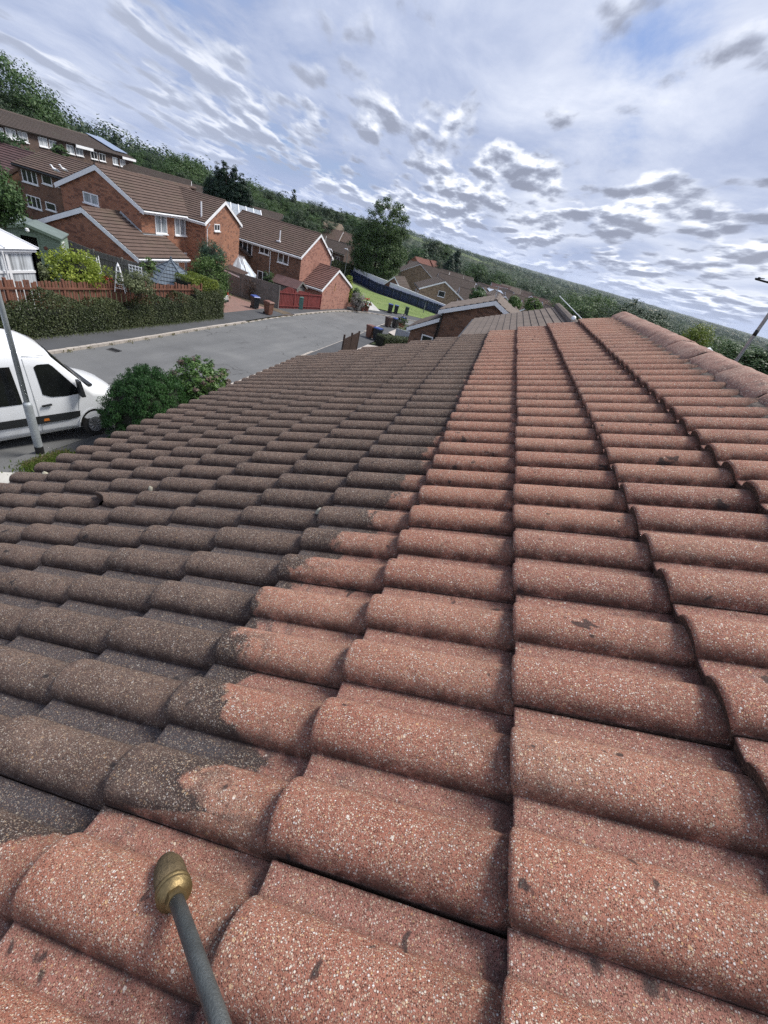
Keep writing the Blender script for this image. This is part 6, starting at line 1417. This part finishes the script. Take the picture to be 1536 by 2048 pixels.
# ------------------------------------------------------------------ small things
p = G(262, 699); gr = thing('drain_grate', 'iron drain grate in the gutter by the far kerb', 'drain', (-15.15, 15.1, T(-15.15, 15.1)+.025), R(4)); m = MB()
m.box(-.24, .24, -.02, .02, 0, .012)
for i in range(7): m.beam((-.21+i*.07, -.2, .006), (-.21+i*.07, .2, .006), .03, .012)
m.build('grate', 'tape_black', gr)
p = at(482, 512, 47.5); ct = thing('conservatory', 'small conservatory under crumpled pale plastic sheeting behind the grey fence', 'conservatory', (p.x, p.y, p.z-2.95), R(-5)); ct.scale = (.74, .74, 1)
m = MB(); r2 = np.random.RandomState(8); n = 26
for j in range(9):
    f = j/8
    for i in range(n):
        a = 2*PI*i/n; q = 1.0+.05*math.sin(a*7+2)+.03*math.sin(a*13); rr_ = (.42+(1.75-.42)*min(1, f*1.6))*q if f > 0 else .42
        z = 2.75-1.15*min(1, f*1.6)-(1.6*(f-.625)/.375 if f > .625 else 0)+r2.normal(0, .03); m.v.append((rr_*math.cos(a)*1.15, rr_*math.sin(a), z))
for j in range(8):
    for i in range(n): m.f.append((j*n+i, (j+1)*n+i, (j+1)*n+(i+1) % n, j*n+(i+1) % n)); m.m.append(0)
m.poly([m.v[i] for i in range(n)]); m.build('sheeting', 'tarp', ct)
m = MB()
for i in range(7): m.beam((-.45+i*.15, 0, 2.75), (-.45+i*.15, 0, 2.98), .03, .03)
m.beam((-.5, 0, 2.80), (.5, 0, 2.80), .05, .08); m.build('ridge_crest', 'white_upvc', ct)
m = MB()
for a in (.35, 1.2, 2.2, -.5): m.tube([(.4*math.cos(a)*1.15, .4*math.sin(a), 2.78), (1.78*math.cos(a)*1.15, 1.78*math.sin(a), 1.62), (1.78*math.cos(a)*1.15, 1.78*math.sin(a), -.5)], .045, 6)
m.build('frame', 'white_upvc', ct)
p = at(463, 538, 45.2); cv_ = thing('lean_to', 'small dark felt roofed lean-to with white edge beside the sheeted conservatory', 'lean-to', (p.x, p.y, p.z-2.0)); cv_.scale = (.75, .6, 1); m = MB(); m.prism([(-1.6, -1.2, 1.95), (1.7, -1.2, 1.7), (1.7, 1.2, 1.95), (-1.6, 1.2, 2.2)], (0, 0, .08)); m.build('roof', 'wood_brown', cv_)
m = MB(); m.beam((-1.6, -1.23, 1.93), (1.7, -1.23, 1.68), .04, .12); m.build('fascia', 'white_paint', cv_); m = MB(); m.box(-1.5, 1.6, -1.0, 1.1, -.5, 1.65); m.build('wall', 'wood_brown', cv_)
# sheds behind the red fence
wall_shed('garden_shed', 'brown felt roofed shed with a pale gable behind the scalloped red fence', 'shed', (-19.55, 41.75, -8.75), PI/2, 2.2, 2.5, 1.75, .55, 'wood_grey', 'tile_purple')
# brick planter at the road corner
p1_, p2_ = gxy(676, 612), gxy(712, 618); pl = thing('brick_planter', 'low pink brick planter wall under the small conifer', 'planter', (p1_[0], p1_[1], T(*p1_))); d = Vector((p2_[0]-p1_[0], p2_[1]-p1_[1], T(*p2_)-T(*p1_)))
nrm = Vector((-d.y, d.x, 0)).normalized(); nrm = -nrm if nrm.y < 0 else nrm
m = MB(); m.hexa([Vector((0, 0, -.3)), d+Vector((0, 0, -.3)), d+nrm*2.4+Vector((0, 0, -.3)), nrm*2.4+Vector((0, 0, -.3))], [Vector((0, 0, .85)), d+Vector((0, 0, .85)), d+nrm*2.4+Vector((0, 0, .85)), nrm*2.4+Vector((0, 0, .85))]); m.build('wall', 'brick_pink', pl)
def pot(px, py, rng, label, flower, s=1.0, potm='terracotta'):
    p = at(px, py, rng); t = thing('flower_pot', label, 'flower pot', (p.x, p.y, p.z)); m = MB(); m.lathe([(.14*s, 0), (.2*s, .3*s), (.22*s, .32*s), (.2*s, .34*s), (.001, .33*s)], (0, 0, 0), (0, 0, 1), 14); m.build('pot', potm, t)
    X, N = crown_pts(.3*s, .3*s, .25*s, .5*s, 24, 16, .1*s, 3, .2); leaf_mesh('foliage', X, N, .09*s, 'leaf_mid', t); X, N = crown_pts(.32*s, .32*s, .27*s, .53*s, 12, 9, .07*s, 5, .2, shell=.8); leaf_mesh('flowers', X, N, .09*s, flower, t, aspect=.9)
pot(724, 621, 57, 'pot of dark red flowers left at the road corner', 'flower_red', 1.7); pot(732, 622, 57.5, 'second red flower pot beside the silvery bush', 'flower_red', 1.7)
pot(801, 658, 44, 'pale flower pot in front of the blue lidded bin', 'leaf_silver', 1.6); pot(833, 676, 38, 'black planter pot on the paved drive by the porch', 'leaf_dark', 1.0, 'black_plastic')
g1_, g2_ = at(792, 659, 42.5), at(838, 674, 38.0); bx = thing('planter_box', 'long grey planter box of flowers between the drives', 'planter', tuple(g1_)); d = g2_-g1_; nrm = Vector((-d.y, d.x, 0)).normalized()*.55
m = MB(); m.hexa([Vector((0, 0, -.6)), d+Vector((0, 0, -.6)), d+nrm+Vector((0, 0, -.6)), nrm+Vector((0, 0, -.6))], [Vector((0, 0, .12)), d+Vector((0, 0, .12)), d+nrm+Vector((0, 0, .12)), nrm+Vector((0, 0, .12))]); m.build('trough', 'grey_lead', bx)
C_ = np.array([tuple(d*t_+nrm*.5) for t_ in rs.rand(500)])+rs.normal(0, .14, (500, 3))*np.array([1, 1, .7])+np.array([0, 0, .2]); leaf_mesh('plants', C_, np.tile([0, 0, 1.], (500, 1)), .12, 'leaf_olive', bx, jit=.9)
# brown drive gate near our corner
g1_, g2_ = at(683, 708, 27.5), at(711, 705, 29.5); gt = thing('drive_gate', 'open dark brown boarded gate on our side of the road', 'gate', tuple(g1_)); d = g2_-g1_; L_ = d.length; dn = Vector((d.x, d.y, 0)).normalized(); m = MB(); 
for i in range(14):
    u = L_*i/14; hh = .95+.22*(i/14); q = dn*u; m.hexa([q+Vector((0, 0, -.6)), q+dn*L_/15+Vector((0, 0, -.6)), q+dn*L_/15+Vector((.03, -.03, -.6)), q+Vector((.03, -.03, -.6))], [q+Vector((0, 0, hh)), q+dn*L_/15+Vector((0, 0, hh)), q+dn*L_/15+Vector((.03, -.03, hh)), q+Vector((.03, -.03, hh))])
m.build('boards', 'wood_brown', gt)
m = MB()
for u in (0, .5, 1): q = dn*L_*u; m.box(q.x-.05, q.x+.05, q.y-.06, q.y+.04, -.8, 1.2)
for z in (-.1, .7): m.beam(Vector((0, -.04, z)), dn*L_+Vector((0, -.04, z)), .05, .08)
m.build('frame', 'wood_brown', gt)
# white garden obelisks and trellis in the left garden
def obelisk(px, pyb, pyt, rng, label, w, arch=False):
    p = at(px, pyb, rng); q = at(px+(pyb-pyt)*.1, pyt, rng); H = q.z-p.z; H *= .62; t = thing('garden_obelisk' if not arch else 'trellis_arch', label, 'garden frame', (p.x, p.y, p.z-.3), R(35)); H += .3; m = MB()
    for sx in (-1, 1):
        for sy in (-1, 1): m.beam((sx*w/2, sy*w/2, 0), (sx*w*.13 if not arch else sx*w/2.4, sy*w*.13 if not arch else sy*w/2.4, H), .03, .03)
    for i in range(1, 6):
        f = i/6; k = w/2*(1-f)+(w*.13 if not arch else w/2.4)*f; z = H*f
        for a, b in (((-k, -k), (k, -k)), ((k, -k), (k, k)), ((k, k), (-k, k)), ((-k, k), (-k, -k))): m.beam((*a, z), (*b, z), .018, .02)
    m.build('frame', 'white_paint', t)
    if not arch: m = MB(); m.lathe([(.05, 0), (.07, .05), (.001, .2)], (0, 0, H), (0, 0, 1), 8); m.build('finial', 'white_paint', t)
obelisk(186, 538, 496, 27.5, 'white slatted garden arch against the grey board fence', 0.6, True)
obelisk(240, 570, 513, 26.0, 'tall white tapering garden obelisk left of the trellis', .45)
a_t = at(259, 545, 27.5); tr = thing('trellis', 'white square trellis panel left of the summerhouse', 'trellis', (a_t.x, a_t.y, a_t.z-.4), R(20)); m = MB()
for i in range(5): m.beam((i*.15, 0, -.6), (i*.15, 0, .78), .04, .03)
for i in range(6): m.beam((0, 0, .0+i*.15), (.6, 0, .0+i*.15), .03, .04)
m.build('lattice', 'white_paint', tr)
sh_at('flowering_plant', 'small plant with bright red flowers above the picket fence', 210, 228, 552, 566, 26.0, 'flower_red', 12, 14, .10, seed=33, core=0)
# white conservatory with pyramid roof by the big tree
p = at(799, 563, 100); wc = thing('conservatory', 'white pyramid roofed conservatory beyond the navy fence by the big tree', 'conservatory', (p.x, p.y, p.z-2.9), R(20)); wc.scale = (.75, .75, .8); m = MB(); e = 2.0
for a in range(4):
    t0 = a*PI/2+PI/4; q0 = (e*1.41*math.cos(t0), e*1.41*math.sin(t0)); q1 = (e*1.41*math.cos(t0+PI/2), e*1.41*math.sin(t0+PI/2)); m.poly([(*q0, 2.2), (*q1, 2.2), (0, 0, 3.6)])
m.build('roof', 'white_paint', wc); m = MB()
for i in range(7):
    x = -1.9+i*.633; m.box(x-.05, x+.05, -1.95, -1.85, -2, 2.2); m.box(1.85, 1.95, x-.05, x+.05, -2, 2.2); m.box(-1.95, -1.85, x-.05, x+.05, -2, 2.2)
m.box(-2, 2, -2, -1.9, 1.95, 2.25); m.box(-2, -1.9, -2, 2, 1.95, 2.25); m.box(1.9, 2, -2, 2, 1.95, 2.25); m.build('frame', 'white_upvc', wc); m = MB(); m.box(-1.88, 1.88, -1.88, 1.88, -2, 2.15); m.build('glazing', 'glass_curtain', wc)
# aerials, dish, leaning pole, gulls
p = at(983, 616, 29.0); ae = thing('tv_aerial', 'thin tv aerial on the apex of the blank brown gable', 'aerial', (p.x, p.y, p.z)); q = at(1001, 574, 29.0); H_ = q.z-p.z
m = MB(); m.tube([(0, 0, -.3), (0, 0, H_)], .022, 8); m.build('mast', 'steel_galv', ae); m = MB(); m.beam((-.25, 0, H_-.05), (.55, .1, H_+.02), .02, .02)
for i in range(6): m.beam((-.15+i*.13, -.14, H_-.03+i*.01), (-.15+i*.13, .18, H_-.03+i*.01), .01, .01)
m.build('yagi_boom', 'steel_galv', ae)
a1, a2_ = at(1119, 592, 19.5), at(1164, 638, 17.0); lp = thing('leaning_pole', 'long pale pole leaning beyond the flat tiled roof', 'pole', tuple(a2_)); m = MB(); m.tube([(0, 0, 0), tuple(a1-a2_)], .013, 8); m.build('pole', 'white_paint', lp)
a1 = at(1147, 636, 14.5); sdh = thing('satellite_dish', 'small pale satellite dish at the end of the tiled roof', 'satellite dish', tuple(a1)); sdh.scale = (.34, .34, .34); m = MB(); m.lathe([(.001, .05), (.12, .03), (.20, -.01), (.205, -.02), (.12, .02), (.001, .04)], (0, 0, 0), (-.35, -.75, .35), 18); m.build('dish', 'white_paint', sdh, smooth=True); m = MB(); m.tube([(0, .02, -.5), (0, .02, 0), (-.12, -.28, .08)], .012, 6); m.build('arm', 'steel_galv', sdh)
for k, (px, py, lb) in enumerate([(112, 343, 'white gull facing left on the brown roof behind the big gable'), (129, 342, 'upright white gull beside the bargeboard of the big gable')]):
    p = at(px, py+3, 47); t = thing('gull', lb, 'gull', (p.x, p.y, p.z), R(200+60*k)); m = MB(); m.tube([(-.30, 0, .10), (-.18, 0, .15), (0, 0, .18), (.14, 0, .23), (.2, 0, .32), (.24, 0, .40), (.30, 0, .41), (.37, 0, .39)], [.01, .06, .10, .085, .05, .055, .04, .005], 10); m.build('body', 'white_paint', t, smooth=True)
    m = MB(); m.tube([(-.34, 0, .13), (-.1, .06, .21), (.08, .07, .2)], [.005, .05, .03], 8); m.tube([(-.34, 0, .13), (-.1, -.06, .21), (.08, -.07, .2)], [.005, .05, .03], 8); m.build('wings', 'grey_lead', t, smooth=True)
    m = MB(); m.tube([(.0, .03, .1), (.0, .03, -.02)], .008, 5); m.tube([(.0, -.03, .1), (.0, -.03, -.02)], .008, 5); m.build('legs', 'sign_yellow', t)
# grass: verge by the lamp, weeds along kerbs and fences
def turf(name, label, pts, n, size, mat, dz=.12, h=.1):
    P = np.array(pts); C_ = P[rs.randint(0, len(P), n)]+rs.normal(0, 1, (n, 2))*np.array(h) if False else P[rs.randint(0, len(P), n)]+rs.normal(0, h, (n, 2))
    Z = np.array([T(a, b) for a, b in C_])+dz+size*.35*rs.rand(n); N = rs.normal(0, 1, (n, 3)); N[:, 2] *= .25
    return tag(leaf_mesh(name, np.column_stack([C_, Z]), N, size, mat, None, aspect=.25, jit=.1, droop=-2.0), label, 'grass', kind='stuff')
c_ = [gxy(60+i*6, 936-i*2.2, .13) for i in range(14)]
turf('verge_grass', 'strip of rough grass beside the lamp column', [(a+.06, b-.05) for a, b in c_], 2600, .09, 'grass_blade', h=.15)
turf('verge_grass', 'dry weedy edge between the pavement and verge', [(a-.14, b+.05) for a, b in c_[:13]], 1500, .07, 'grass_dry', h=.08)
turf('kerb_weeds', 'weeds along the far kerb and foot of the red fence', [p for p in farK[10:70] for _ in range(2)]+[(-19.05+.2, y) for y in np.arange(37.8, 45, .2)]+[(-17.6, y) for y in np.arange(34.5, 37.2, .15)], 2600, .11, 'grass_dry', dz=.06, h=.10)
turf('hedge_litter', 'scruffy low growth along the foot of the ivy hedge', [(-16.98-.045*max(0, y-12), y) for y in np.arange(7, 27, .2)], 2400, .10, 'leaf_olive', dz=.12, h=.12)
turf('lawn_tufts', 'uneven grass tufts on the lawn before the navy fence', [tuple(np.array(gxy(720, 600))*(1-u)*(1-v)+np.array(gxy(700, 570))*(1-u)*v+np.array(gxy(850, 640))*u*(1-v)+np.array(gxy(885, 636))*u*v) for u, v in rs.rand(700, 2)], 3000, .10, 'grass_blade', dz=.14, h=.35)

# ------------------------------------------------------------------ the air: a thin even haze over the valley
def haze():
    m = bpy.data.materials.new('haze'); m.use_nodes = True; nt = m.node_tree; nt.nodes.clear(); out = nt.nodes.new('ShaderNodeOutputMaterial')
    v = nd(nt, 'ShaderNodeVolumePrincipled', {'Color': (.80, .87, 1.0, 1), 'Density': .00005, 'Anisotropy': .2}); nt.links.new(v.outputs[0], out.inputs['Volume']); MATS['haze'] = m
    q = MB(); q.box(-6500, 6500, -400, 7500, -45, 14); o = q.build('haze', 'haze'); tag(o, 'thin bluish summer haze softening the far valley', 'haze', kind='stuff')
haze()
